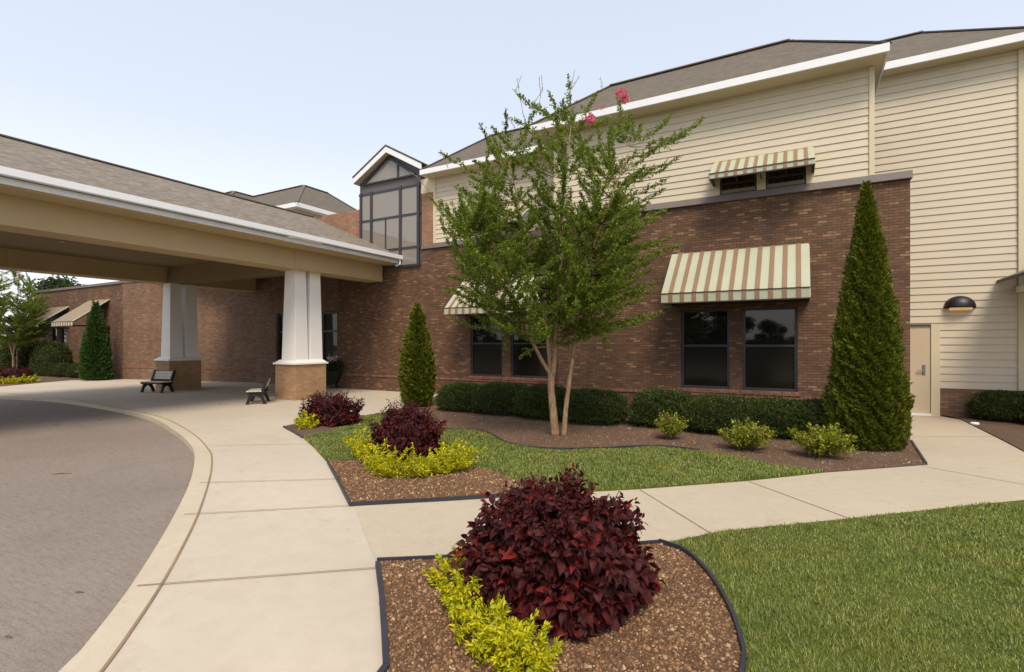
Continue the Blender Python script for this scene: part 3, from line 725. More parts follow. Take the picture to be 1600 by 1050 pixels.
# glazed entrance
e = MB()
for x in (-19.0, -18.1, -17.25, -16.35, -15.5): e.box(x, x + .07, YL + .10, YL + .18, 0, 2.94)
for z in (.0, 2.15, 2.86): e.box(-18.99, -15.43, YL + .11, YL + .17, z, z + .08)
e = e.build('entrance_frame', M['darkframe'], B)
for x in (-18.93, -18.03, -17.18, -16.28): MB().box(x, x + .76, YL + .14, YL + .15, .08, 2.86).build('door_pane', M['glass'], e)

# second upper block seen behind the canopy
U = thing('upper_block', (-20, 17, 0), 'cream upper storey block with white fascia seen behind the entrance canopy roof', 'building')
s = MB(); siding(s, -21.6, -18.35, 5.4, 7.35, 14.45); s.box(-21.6, -18.35, 14.451, 18.8, -.02, 7.36); s.build('siding', M['siding'], U)
s = MB(); s.box(-18.45, -18.32, 14.38, 14.448, 5.4, 7.34); s.build('corner_trim', M['trimcream'], U)
s = MB(); fascia(s, -21.9, -18.0, 14.1, 19.2, 7.36, 7.54); s.box(-21.85, -18.05, 14.16, 19.1, 7.345, 7.365); build_each(s, 'fascia', M['white'], U)
hip(-25.5, -18.0, 14.1, 19.2, 7.545, 1.88, 1.45, M['shingle'], parent=U)
hip(-31, -21.72, 13.1, 18.5, 7.55, 1.88, 1.45, M['shingle'], parent=U)
s = MB(); s.box(-30.7, -21.95, 15.3, 18.3, 4.5, 7.54); s.build('wall', M['siding'], U)

# ================================================================== LEFT WING
A0, A1 = (-28.3, 12.4), (-20.2, 14.25)
Lw = thing('low_wing', (-28.3, 12.4, 0), 'low flat roofed brown brick wing beyond the canopy piers', 'building')
ang = math.atan2(A1[1] - A0[1], A1[0] - A0[0]); ln = math.hypot(A1[0] - A0[0], A1[1] - A0[1])
s = MB(); s.box(0, ln, 0, .3, -.05, 4.62); o = s.build('angled_wall', M['brick_far'], None); o.parent = Lw; o.rotation_euler = (0, 0, ang)
s = MB(); s.box(-.05, ln, -.04, .32, 4.622, 4.72); o = s.build('coping', M['band'], None); o.parent = Lw; o.rotation_euler = (0, 0, ang)
s = MB(); s.box(0, ln, -.02, -.001, .55, .68); o = s.build('brick_course', M['sillbrick'], None); o.parent = Lw; o.rotation_euler = (0, 0, ang)
wf = [W(82, 540, 12.4)[0], W(89, 540, 12.4)[0], W(95, 540, 12.4)[0], W(104, 540, 12.4)[0], W(122, 540, 12.4)[0], W(139, 540, 12.4)[0], W(157, 540, 12.4)[0], W(172, 540, 12.4)[0]]
wins = [(wf[0], wf[1], .8, 2.55), (wf[2], wf[3], .8, 2.55), (wf[6], wf[7], .8, 2.55)]
s = MB(); holes_front(s, -38.5, A0[0], -.05, 4.60, 12.4, wins)
s.face([(-38.5, 20, -.05), (-38.5, 12.4, -.05), (-38.5, 12.4, 4.6), (-38.5, 20, 4.6)])
s.box(-38.4, -20.4, 14.3, 22, -.05, 4.55); s.build('brick_wall', M['brick'], Lw)
s = MB(); s.box(-38.6, A0[0] - .04, 12.34, 12.7, 4.602, 4.72); s.build('coping', M['band'], Lw)
for w in wins: window(Lw, *w, 12.4)
s = MB(); s.face([(-38.3, 12.8, 4.6), (-20.4, 12.8, 4.6), (-20.4, 22, 4.6), (-38.3, 22, 4.6)]); s.build('flat_roof', M['band'], Lw)
awning(Lw, W(100, 500, 12.4)[0] - 1.6, W(106, 500, 12.4)[0] + .2, 12.4, 3.70, 2.75, 1.3, .2, ends=False)
awning(Lw, W(152, 500, 12.4)[0] - .9, W(172, 475, 12.4)[0], 12.4, 3.9, 2.75, 1.5, .2, ends=False)
hip(-36, -24, 15, 22, 4.75, 2.5, .75, M['shingle_tan'], parent=Lw)
s = MB(); s.box(-36.05, -23.95, 14.95, 22.05, 4.605, 4.75); s.build('fascia', M['white'], Lw)
for k in range(2):
    r = MB(); x = -25.6 + k * .9; r.box(x, x + .5, 13.2, 13.6, 4.61, 4.86); r.box(x - .05, x + .55, 13.15, 13.65, 4.861, 4.90); r.build('roof_vent', M['metal'], Lw, bevel=.01)

# ================================================================== CANOPY
C = thing('entrance_canopy', (-16.7, 5, 0), 'large drive-through entrance canopy with tan beams and shingle hip roof', 'canopy')
cy0, cy1 = -3.0, YL - .02
rx, rz_, ex0, ex1, ez = -16.75, 6.70, -21.35, -12.2, 4.80
s = MB()
s.face([(ex1, cy0 - .6, ez), (ex1, cy1, ez), (rx, cy1, rz_), (rx, cy0 + 3.8, rz_)]); s.face([(ex0, cy1, ez), (ex0, cy0 - .6, ez), (rx, cy0 + 3.8, rz_), (rx, cy1, rz_)])
s.face([(ex0, cy0 - .6, ez), (ex1, cy0 - .6, ez), (rx, cy0 + 3.8, rz_)])
s.build('roof', M['shingle_tan'], C)
s = MB(); s.bar((rx, cy0 + 3.8, rz_ + .01), (rx, cy1, rz_ + .01), .2, .035); s.build('ridge_cap', M['shingle'], C)
# gutter with a stepped profile, fascia below it
s = MB()
for x0, x1 in ((ex1 - .02, ex1 + .10), (ex0 - .10, ex0 + .02)):
    s.box(x0, x1, cy0 - .7, cy1 + .12 if x0 > -15 else cy1, ez - .15, ez - .005)
s.box(ex0, ex1, cy0 - .72, cy0 - .6, ez - .15, ez - .006)
build_each(s, 'gutter', M['white'], C, bevel=.015)
s = MB(); s.box(ex1 - .14, ex1 - .06, cy0 - .5, cy1, ez - .27, ez - .151); s.box(ex0 + .06, ex0 + .14, cy0 - .5, cy1, ez - .27, ez - .151); build_each(s, 'fascia', M['white'], C, bevel=.006)
s = MB(); s.tube([(ex1 + .03, YL - .12, ez - .16), (ex1 + .03, YL - .12, ez - .3), (ex1 - .15, YL - .12, ez - .36)], [.04] * 3, 8); s.build('gutter_outlet', M['white'], C)
bxn, bxf = -12.95, -20.15
s = MB()
s.box(bxn - .75, bxn, cy0, 13.75, 3.92, 4.53); s.box(bxf - .75, bxf, cy0, 13.75, 3.92, 4.53); s.box(bxf + .001, bxn - .751, cy0, cy0 + .7, 3.92, 4.53)
s.box(ex0 + .142, bxf - .751, cy0 - .4, cy1, 4.50, 4.53); s.box(bxn + .001, ex1 - .142, cy0 - .4, cy1, 4.50, 4.53)
build_each(s, 'beam', M['tan'], C, bevel=.01)
s = MB()
for y in (10.15, -1.1):
    s.box(bxn + .001, bxn + .03, y - .05, y + 1.25, 3.921, 4.499)
    s.box(bxn - .78, bxn - .751, y - .05, y + 1.25, 3.921, 4.499)
    s.box(bxf + .001, bxf + .03, y + .1, y + 1.1, 3.921, 4.499)
build_each(s, 'beam_wrap', M['tan'], C)
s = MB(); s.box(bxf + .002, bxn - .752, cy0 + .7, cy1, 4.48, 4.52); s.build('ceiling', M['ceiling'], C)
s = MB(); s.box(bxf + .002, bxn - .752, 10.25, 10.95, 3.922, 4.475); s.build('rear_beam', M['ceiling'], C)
for (x, y) in ((-15.2, 3.4), (-17.6, 3.6), (-17.4, 6.2), (-15.4, 7.6)):
    MB().lathe([(.09, 4.479), (.09, 4.46), (.06, 4.455)], 16, (x, y)).build('ceiling_light', M['metal'], C)
def pier(root, x0, x1, y0, y1):
    MB().box(x0, x1, y0, y1, -.02, 1.07).build('brick_base', M['pier_brick'], root, bevel=.008)
    c = MB(); c.box(x0 - .05, x1 + .05, y0 - .05, y1 + .05, 1.071, 1.12)
    c.hexa([(x0 - .02, y0 - .02, 1.121), (x1 + .02, y0 - .02, 1.121), (x1 + .02, y1 + .02, 1.121), (x0 - .02, y1 + .02, 1.121),
            (x0 + .10, y0 + .08, 1.21), (x1 - .06, y0 + .08, 1.21), (x1 - .06, y1 - .08, 1.21), (x0 + .10, y1 - .08, 1.21)])
    c.build('cap', M['colwhite'], root, bevel=.006)
    for k in range(2):
        a = y0 + .08 + k * .545; bb = a + .44; xa = x0 + .28; xb = x1 - .10
        q = MB(); q.hexa([(xa - .06, a - .02, 1.20), (xb + .02, a - .02, 1.20), (xb + .02, bb + .02, 1.20), (xa - .06, bb + .02, 1.20),
                          (xa + .04, a + .02, 3.93), (xb - .03, a + .02, 3.93), (xb - .03, bb - .03, 3.93), (xa + .04, bb - .03, 3.93)])
        q.build('column', M['colwhite'], root, bevel=.01)
for i, (x0, y0, lab) in enumerate(((-14.0, 10.2, 'white twin column pier on a tan brick base, nearest to the flower beds'), (-20.85, 10.2, 'white twin column pier on a brown brick base, standing behind the left bench'),
                                 (-14.0, -1.0, 'white twin column pier on the near side of the driveway'), (-20.85, -1.0, 'white twin column pier at the far corner of the driveway'))):
    if i > 1: continue
    p = thing('canopy_pier', (x0 + .45, y0 + .57, 0), lab, 'pier', 'twin column piers under the canopy')
    pier(p, x0, x0 + .92, y0, y0 + 1.15)

# porch corner on the right edge
P = thing('porch_roof', (6, 14, 0), 'small porch roof corner with white gutter at the right edge', 'porch')
px, pz = 3.92, 3.05
s = MB(); s.hexa([(px, 12.9, pz), (px, 15.36, pz), (9, 15.36, pz + 2.4), (9, 12.9, pz + 2.4), (px, 12.9, pz + .07), (px, 15.36, pz + .07), (9, 15.36, pz + 2.47), (9, 12.9, pz + 2.47)]); s.build('roof', M['shingle_tan'], P)
s = MB(); s.box(px + .3, px + .42, 12.8, 15.3, pz - .22, pz - .08); s.build('gutter', M['white'], P, bevel=.015)
s = MB(); s.box(px + .43, 9, 13.0, 15.3, pz - .10, pz - .05); s.build('soffit', M['trimcream'], P)
s = MB(); s.box(8.6, 8.8, 13.1, 13.3, -.02, 3.0); s.build('post', M['white'], P)
# wall lamp
lx, lz = W(1499, 480, YR)[0], W(1499, 480, YR)[2]
t = thing('wall_lamp', (lx, YR, lz), 'black half dome wall lamp with amber lens on the cream siding', 'lamp')
s = MB(); n = 20; r = .29
for i in range(n):
    for j in range(8):
        a0, a1 = math.pi * i / n, math.pi * (i + 1) / n; b0, b1 = math.pi / 2 * j / 8, math.pi / 2 * (j + 1) / 8
        q = lambda a, b_: (lx + r * math.cos(a) * math.cos(b_), YR - .03 - r * .75 * math.sin(b_), lz + r * .9 * math.sin(a) * math.cos(b_))
        s.face([q(a0, b0), q(a1, b0), q(a1, b1), q(a0, b1)])
s.box(lx - r, lx + r, YR - .034, YR - .02, lz - .02, lz + .01)
s.build('shade', M['black'], t, smooth=True)
s = MB(); s.box(lx - .2, lx + .2, YR - .16, YR - .035, lz - .075, lz - .012); s.build('lens', M['amber'], t, bevel=.02)
# ground marker disc
gx, gy, _ = G(1523, 664)
t = MB(); t.lathe([(.075, .02), (.075, .045), (.06, .055), (.02, .058)], 20); o = t.build('ground_light', M['white_em']); o.location = (gx, gy, 0)
tag(o, 'small white round disc at the mulch edge beside the path to the door', 'ground light')

# benches
def bench(loc, rz, lab):
    t = thing('bench', loc, lab, 'bench', 'small benches beside the piers', rz, world=False); t.scale = (.88, .88, .82)
    s = MB()
    for k in range(4): s.box(-.55, .55, -.46 + k * .115, -.46 + k * .115 + .10, .43, .46)
    s.build('seat', M['benchtop'], t, bevel=.006)
    s = MB()
    for k in range(3):
        z0 = .55 + k * .115; y0 = .04 + k * .035
        s.hexa([(-.5, y0, z0), (.5, y0, z0), (.5, y0 + .03, z0), (-.5, y0 + .03, z0), (-.5, y0 + .035, z0 + .105), (.5, y0 + .035, z0 + .105), (.5, y0 + .065, z0 + .105), (-.5, y0 + .065, z0 + .105)])
    s.build('backrest', M['benchtop'], t, bevel=.006)
    for sx in (-1, 1):
        s = MB(); x = sx * .47; w = .045
        for a, b_ in (((x, -.44, 0), (x, -.30, .42)), ((x, .08, 0), (x, -.08, .42)), ((x, -.46, .40), (x, .06, .40)), ((x, -.02, .40), (x, .17, .92)), ((x, -.33, .25), (x, -.18, .38)), ((x, -.05, .25), (x, -.18, .38))):
            s.bar(a, b_, w * 1.6, .09)
        s.build('leg', M['black'], t, bevel=.006)
    s = MB(); s.bar((-.5, .01, .5), (.5, .01, .5), .05, .09); s.bar((-.5, -.44, .40), (.5, -.44, .40), .04, .07); s.bar((-.5, .175, .88), (.5, .175, .88), .03, .05); s.build('rail', M['black'], t)
    return t
x, y, _ = G(252, 612); bench((x, y, 0), R(16), 'black framed bench with pale slats facing the driveway, beside the far pier')
x, y, _ = G(413, 629); bench((x, y, 0), R(-42), 'black framed bench with pale slats seen end on, beside the near pier')

# urn by the entrance
x, y, _ = G(521, 606.5)
t = thing('planter_urn', (x, y, 0), 'black urn with dark foliage and white flowers beside the entrance doors', 'planter', world=False)
s = MB(); s.lathe([(.20, 0), (.22, .05), (.12, .12), (.14, .2), (.30, .42), (.36, .62), (.38, .66), (.33, .66), (.30, .6)], 24); s.build('urn', M['urn'], t, smooth=True)
n = 1500; a = RNG.uniform(0, 6.283, n); r = np.sqrt(RNG.uniform(0, 1, n)) * .42; z = .62 + RNG.uniform(0, .55, n) * (1 - r)
Pp = np.stack([r * np.cos(a), r * np.sin(a), z], 1); D = np.stack([np.cos(a), np.sin(a), RNG.uniform(-.3, 1, n)], 1)
leafobj('foliage', [leaves(Pp, D, RNG.normal(0, 1, (n, 3)), .11, .04, T_OVAL) + (0,)], [M['hedge']], t)
n = 160; a = RNG.uniform(0, 6.283, n); Pp = np.stack([.22 * np.cos(a) * RNG.uniform(.2, 1, n), .22 * np.sin(a), 1.12 + RNG.normal(0, .08, n)], 1)
leafobj('flowers', [leaves(Pp, RNG.normal(0, 1, (n, 3)), RNG.normal(0, 1, (n, 3)), .07, .06, T_OVAL) + (0,)], [M['whiteflower']], t)

# ================================================================== PLANTS
def conifer(name, loc, H, Rr, n, lab, mat, seed, grp, skirt=.06, leaf=.085, table=None):
    t = thing(name, loc, lab, 'conifer', grp, world=False)
    def prof(h):   # h 0..1
        return Rr * np.interp(h, table[0], table[1]) + .01
    h = RNG.uniform(0, 1, n * 3); k = RNG.uniform(0, 1, n * 3) < (prof(h) / prof(np.linspace(0, 1, 50)).max()); h = h[k][:n]; n = len(h)
    a = RNG.uniform(0, 6.283, n); lp = lumps(a, h * H * .9, seed); lp2 = lumps(a * 1.0, h * H * 3, seed + 3, 6, (5, 14))
    r = prof(h) * (1 + .11 * lp + .09 * lp2 + .06 * np.sin(a * 17 + h * H * 23 + 3 * lp) + .05 * np.sin(a * 9 - h * H * 13 + 4 * lp2)) * (1 - .22 * RNG.uniform(0, 1, n) ** 2) + RNG.normal(0, .012, n)
    o = np.stack([np.cos(a), np.sin(a), 0 * a], 1); tg = np.stack([-np.sin(a), np.cos(a), 0 * a], 1)
    Pp = o * r[:, None] + np.stack([0 * a, 0 * a, h * H + .03], 1)
    D = o * RNG.uniform(.25, .9, n)[:, None] + np.array([0, 0, 1.0]) * RNG.uniform(.35, 1, n)[:, None] + tg * RNG.normal(0, .45, n)[:, None]
    N = tg + RNG.normal(0, .5, (n, 3))
    L = leaf * RNG.uniform(.6, 1.35, n) * np.where(RNG.uniform(0, 1, n) < .06, 1.8, 1)
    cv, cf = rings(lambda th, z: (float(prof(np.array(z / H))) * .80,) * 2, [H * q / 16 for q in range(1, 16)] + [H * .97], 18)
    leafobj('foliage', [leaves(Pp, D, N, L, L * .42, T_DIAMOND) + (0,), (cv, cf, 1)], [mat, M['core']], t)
    MB().tube([(0, 0, -.02), (0, 0, .3), (0, 0, H * .6)], [.07, .06, .02]).build('trunk', M['twig'], t)
    return t
x, y, _ = G(1354, 700); conifer('arborvitae', (x, y, .02), 4.28, .49, 110000, 'tallest dark green conifer standing at the brick corner by the path', M['arbor'], 11, 'clipped conifers', 0, .040, ([0, .06, .25, .37, .56, .73, .85, .93, 1], [.90, 1, .97, .86, .62, .40, .26, .14, .01]))
x, y, _ = G(652, 636); conifer('arborvitae', (x, y, .02), 2.72, .41, 24000, 'small green conifer with an uneven tip between the plaza and the hedge', M['arbor'], 23, 'clipped conifers', 0, .06, ([0, .06, .28, .5, .7, .80, .87, .93, 1], [.66, .85, 1, .90, .58, .36, .40, .20, .03]))
x, y, _ = G(150, 594); conifer('arborvitae', (x, y, .02), 3.55, .56, 16000, 'cone shaped green conifer against the far wing, left of the piers', M['arbor_far'], 31, 'clipped conifers', 0, .09, ([0, .05, .3, .55, .8, 1], [.92, 1, .9, .68, .34, .05]))

def shrubmesh(w, d, h, n, seed, mat, leaf=.03, T=T_DIAMOND, ex=3.2, core=M['core'], loose=.05, coreS=.86):
    v = RNG.normal(0, 1, (n, 3)); v[:, 2] = np.abs(v[:, 2]) * 1.05; v = nrm(v)
    k = (np.abs(v[:, 0]) ** ex + np.abs(v[:, 1]) ** ex + np.abs(v[:, 2]) ** ex) ** (-1 / ex)
    a = np.arctan2(v[:, 1], v[:, 0])
    q = k * (1 + .10 * lumps(a, v[:, 2] * 2, seed) + .08 * lumps(a, v[:, 2] * 7, seed + 5, 6, (6, 15))) * (1 - .16 * RNG.uniform(0, 1, n) ** 2) + RNG.normal(0, loose, n) * .5
    Pp = v * q[:, None] * np.array([w / 2, d / 2, h * .82]) + np.array([0, 0, h * .14])
    low = Pp[:, 2] < h * .17; Pp[low, 2] = RNG.uniform(.02, h * .3, low.sum())
    D = v + RNG.normal(0, .6, (n, 3)) + np.array([0, 0, .35]); N = RNG.normal(0, 1, (n, 3)) + v
    L = leaf * RNG.uniform(.7, 1.3, n)
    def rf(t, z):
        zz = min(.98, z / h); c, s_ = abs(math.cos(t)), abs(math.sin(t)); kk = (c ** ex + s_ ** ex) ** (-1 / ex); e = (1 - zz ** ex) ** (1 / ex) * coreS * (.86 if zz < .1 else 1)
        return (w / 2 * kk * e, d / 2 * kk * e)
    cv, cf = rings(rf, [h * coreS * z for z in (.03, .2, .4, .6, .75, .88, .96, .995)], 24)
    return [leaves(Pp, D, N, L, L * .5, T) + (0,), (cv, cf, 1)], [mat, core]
hA = leafobj('hedge_shrub', *shrubmesh(1.42, 1.2, .70, 30000, 41, M['hedge'], .034, ex=3.4, loose=.09))
hB = leafobj('hedge_shrub', *shrubmesh(1.28, 1.15, .68, 28000, 47, M['hedge'], .036, ex=3.4, loose=.09))
used = set()
def placeshrub(src, pxy, label, sc_=(1, 1, 1), rz=0, dy=.5, grp='clipped dark hedge shrubs along the brick wall', z=.02):
    o = src if src.name not in used else src.copy()
    if o is src: used.add(src.name)
    else: COL.objects.link(o)
    x, y, _ = G(*pxy); o.location = (x, y + dy, z); o.scale = sc_; o.rotation_euler = (0, 0, rz)
    return tag(o, label, 'shrub', grp)
placeshrub(hB, (705, 646), 'low dark hedge shrub, nearest to the small conifer', (.95, .8, .95))
placeshrub(hA, (768, 651), 'dark hedge shrub under the left window pair, left of the tree trunks', (.92, .9, 1.0), .1)
placeshrub(hB, (838, 658), 'dark hedge shrub directly behind the tree trunks', (1.05, 1, 1.02), 3.1)
placeshrub(hA, (915, 666), 'dark hedge shrub right of the tree trunks, before the gap in the hedge', (.9, .95, .95), 3.2)
placeshrub(hB, (1030, 672), 'bluish dark hedge shrub, first one right of the hedge gap', (1.0, 1, 1.0), .05)
placeshrub(hA, (1120, 682), 'dark hedge shrub under the left sash of the right window pair', (.92, 1, .93), .0)
placeshrub(hB, (1210, 688), 'dark hedge shrub under the right sash, behind the olive shrub', (1.0, 1, .92), 3.1)
placeshrub(hA, (1290, 694), 'dark hedge shrub partly behind the tallest conifer', (.8, 1, .92), 3.1)
x = [(1598, 664, 'dark shrub beside the path to the door, close to the wall'), (1690, 676, 'dark shrub at the right edge under the porch roof')]
for i, (a, b_, l) in enumerate(x): placeshrub((hA, hB)[i], (a, b_), l, (.95, .9, .85), .3 * i, .55, 'dark shrubs under the porch roof')
# loose olive shrubs
def olive(pxy, w, h, seed, label, n=2600, mat='oliveshrub'):
    x, y, _ = G(*pxy)
    t = thing('olive_shrub', (x, y, .02), label, 'shrub', 'loose olive shrubs in front of the hedge', world=False)
    parts = []; st = MB(); nst = 75
    for i in range(nst):
        a = random.uniform(0, 6.28); rr = random.uniform(.3, 1) * w / 2; hh = h * random.uniform(.55, 1.05) * (1 - .4 * (rr / (w / 2)) ** 2)
        pts = [(0.02 * math.cos(a), .02 * math.sin(a), 0), (rr * .55 * math.cos(a), rr * .55 * math.sin(a), hh * .6), (rr * math.cos(a), rr * math.sin(a), hh)]
        st.tube(pts, [.006, .004, .002], 4)
        m_ = n // nst; k = RNG.uniform(.35, 1, m_)
        p = np.outer((1 - k) ** 2, pts[0]) + np.outer(2 * k * (1 - k), pts[1]) + np.outer(k * k, pts[2]) + RNG.normal(0, .022, (m_, 3))
        parts.append(leaves(p, RNG.normal(0, 1, (m_, 3)) + np.array([math.cos(a), math.sin(a), .8]), RNG.normal(0, 1, (m_, 3)) + np.array([0, 0, 1]), .046 * RNG.uniform(.6, 1.3, m_), .026, T_DIAMOND) + (0,))
    st.build('stems', M['twig'], t); leafobj('foliage', parts, [M[mat]], t); return t
olive((1047, 688), .62, .52, 1, 'small sparse olive shrub in front of the hedge, farthest left of the olive ones', 1500)
olive((1168, 705), .85, .46, 2, 'yellow green shrub in front of the hedge, middle of the olive ones', 4200)
olive((1283, 716), .92, .50, 3, 'yellow green shrub in front of the tallest conifer', 4600)
0 and olive((950, 676), .6, .35, 4, 'bare brown twiggy low shrub at the gap in the hedge', 500)

# coleus bushes
def coleus(loc, w, d, h, n, leaf, label, seed, T=T_DROOP):
    t = thing('coleus_bush', loc, label, 'bush', 'burgundy leafed bushes', world=False)
    per = 22; ns = n // per
    v = RNG.normal(0, 1, (ns, 3)); v[:, 2] = np.abs(v[:, 2]) * 1.1 - .18; v = nrm(v); a = np.arctan2(v[:, 1], v[:, 0])
    k = (np.abs(v[:, 0]) ** 2.7 + np.abs(v[:, 1]) ** 2.7 + np.abs(v[:, 2]) ** 2.7) ** (-1 / 2.7)
    v[:, 2] *= 1.0
    q = k * (1 + .17 * lumps(a, v[:, 2] * 2, seed, 5, (1, 5))) * RNG.uniform(.85, 1.02, ns)
    tip = v * q[:, None] * np.array([w / 2, d / 2, h * .80]) + np.array([0, 0, h * .2]); tip[:, 2] = np.clip(tip[:, 2], .10, None)
    ax = nrm(v * np.array([1, 1, .6]) + np.array([0, 0, .45]) + RNG.normal(0, .18, (ns, 3)))
    u = np.tile(np.linspace(0, 1, per) ** 1.1, ns); S_ = np.repeat(np.arange(ns), per)
    A = ax[S_]; back_ = u * leaf * 3.2
    P_ = tip[S_] - A * back_[:, None] + np.array([0, 0, -.10]) * (u ** 2)[:, None] * leaf
    ref = nrm(np.cross(A, np.array([.3, .2, 1.0]))); ref2 = np.cross(A, ref)
    th = RNG.uniform(0, 6.283, len(u)); rad = ref * np.cos(th)[:, None] + ref2 * np.sin(th)[:, None]
    outv = nrm(P_ * np.array([1, 1, 0]) + 1e-6)
    topn = np.clip(v[S_, 2:3], 0, 1)
    D = rad * (.55 + .55 * u)[:, None] + A * (.75 - .75 * u)[:, None] + np.array([0, 0, -1.0]) * (.15 + 1.0 * u)[:, None] * (1.25 - .8 * topn) + outv * .35 * u[:, None] + RNG.normal(0, .16, P_.shape)
    N = A * .6 + rad * .5 + np.array([0, 0, .35]) + RNG.normal(0, .3, P_.shape)
    L = leaf * (.45 + .95 * u) * RNG.uniform(.65, 1.35, len(u)) * (1.25 - .62 * topn[:, 0])
    P_ = P_ + rad * (leaf * .10); P_[:, 2] = np.clip(P_[:, 2], .07, None)
    D[:, 2] = np.where(P_[:, 2] < .15, np.maximum(D[:, 2], -.25), D[:, 2])
    cv, cf = rings(lambda th, z: (w / 2 * .66 * math.sqrt(max(.01, 1 - (z / h / .82) ** 2)), d / 2 * .66 * math.sqrt(max(.01, 1 - (z / h / .82) ** 2))), [h * .78 * z for z in (.12, .25, .45, .65, .8, .9, .97)], 20)
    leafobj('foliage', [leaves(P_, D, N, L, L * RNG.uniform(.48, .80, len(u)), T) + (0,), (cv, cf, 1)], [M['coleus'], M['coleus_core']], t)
    s = MB()
    for i in range(0, ns, max(1, ns // 60)):
        s.tube([(.05 * v[i, 0], .05 * v[i, 1], 0), tuple(tip[i] * .6), tuple(tip[i] - ax[i] * .01)], [.008, .006, .003], 5)
    # flower spikes standing out of the top
    for i in range(ns):
        if v[i, 2] > .55 and random.random() < .10: s.tube([tuple(tip[i]), tuple(tip[i] + (ax[i] + RNG.normal(0, .2, 3)) * leaf * .7)], [.0035, .002], 4)
    s.build('stems', M['coleus_core'], t)
    return t
c1 = Pz(868, 940, 3.45)
coleus((c1[0], c1[1], .02), 1.18, 1.10, .76, 11500, .112, 'largest burgundy leafed bush in the nearest bed', 5)
x, y, _ = G(628, 716); coleus((x, y + .1, .02), 1.08, 1.0, .80, 7500, .066, 'burgundy leafed bush in the middle bed, ringed by yellow leaves', 6)
x, y, _ = G(512, 664); coleus((x, y + .1, .02), 1.3, 1.05, .70, 7000, .066, 'burgundy leafed bush in the farthest bed in front of the near pier', 8)
x, y, _ = G(18, 592); coleus((x, y, .02), 2.6, 1.2, .62, 2600, .10, 'wide low burgundy bush under the far left tree', 9)
# lime groundcover
def lime(pts, width, h, n, leaf, label, spikes=True):
    """pts: ground curve"""
    c = smooth(pts, 8); c = np.array(c); ctr = c.mean(0)
    t = thing('lime_groundcover', (ctr[0], ctr[1], .02), label, 'plant', 'yellow green plants round the burgundy bushes', world=False)
    nk = max(10, n // 55); idx = RNG.uniform(0, len(c) - 1.001, nk); i0 = idx.astype(int); fr = (idx - i0)[:, None]
    base = c[i0] * (1 - fr) + c[i0 + 1] * fr - ctr; off = RNG.normal(0, width / 3.4, (nk, 2)); base = base + off
    parts = []
    for k in range(nk):
        m_ = 55; hh = h * random.choice((.5, .7, .85, 1.0, 1.35)) * (1 - .5 * min(1, np.linalg.norm(off[k]) / width)); a = random.uniform(0, 6.28); le = random.uniform(.2, .75) * h
        s_ = RNG.uniform(.05, 1, m_)
        p = np.stack([base[k, 0] + le * math.cos(a) * s_, base[k, 1] + le * math.sin(a) * s_, hh * s_ ** .8], 1) + RNG.normal(0, .014 + .1 * width * .5, (m_, 3)) * (1.1 - s_)[:, None]
        p[:, 2] = np.clip(p[:, 2], .01, None)
        parts.append(leaves(p, RNG.normal(0, .8, (m_, 3)) + np.array([math.cos(a), math.sin(a), .8]), RNG.normal(0, .7, (m_, 3)) + np.array([0, 0, 1]), leaf * RNG.uniform(.6, 1.35, m_), leaf * .5, T_OVAL) + (0,))
    leafobj('foliage', parts, [M['lime']], t); return t
lime(g([(712, 905), (722, 945), (742, 985), (768, 1020), (805, 1046), (830, 1058)]), .17, .20, 10500, .034, 'bright yellow green plant trailing along the left foot of the largest burgundy bush')
lime(g([(563, 708), (572, 728), (600, 746), (650, 747), (700, 742), (728, 731)]), .18, .33, 9500, .040, 'bright yellow green plant in a crescent round the middle burgundy bush')
lime(g([(467, 668), (480, 671), (492, 668)]), .16, .24, 2600, .045, 'small bright yellow plant left of the farthest burgundy bush')
lime(g([(-30, 601), (20, 600), (58, 597)]), .22, .26, 3000, .07, 'low bright yellow plant strip under the far left tree')

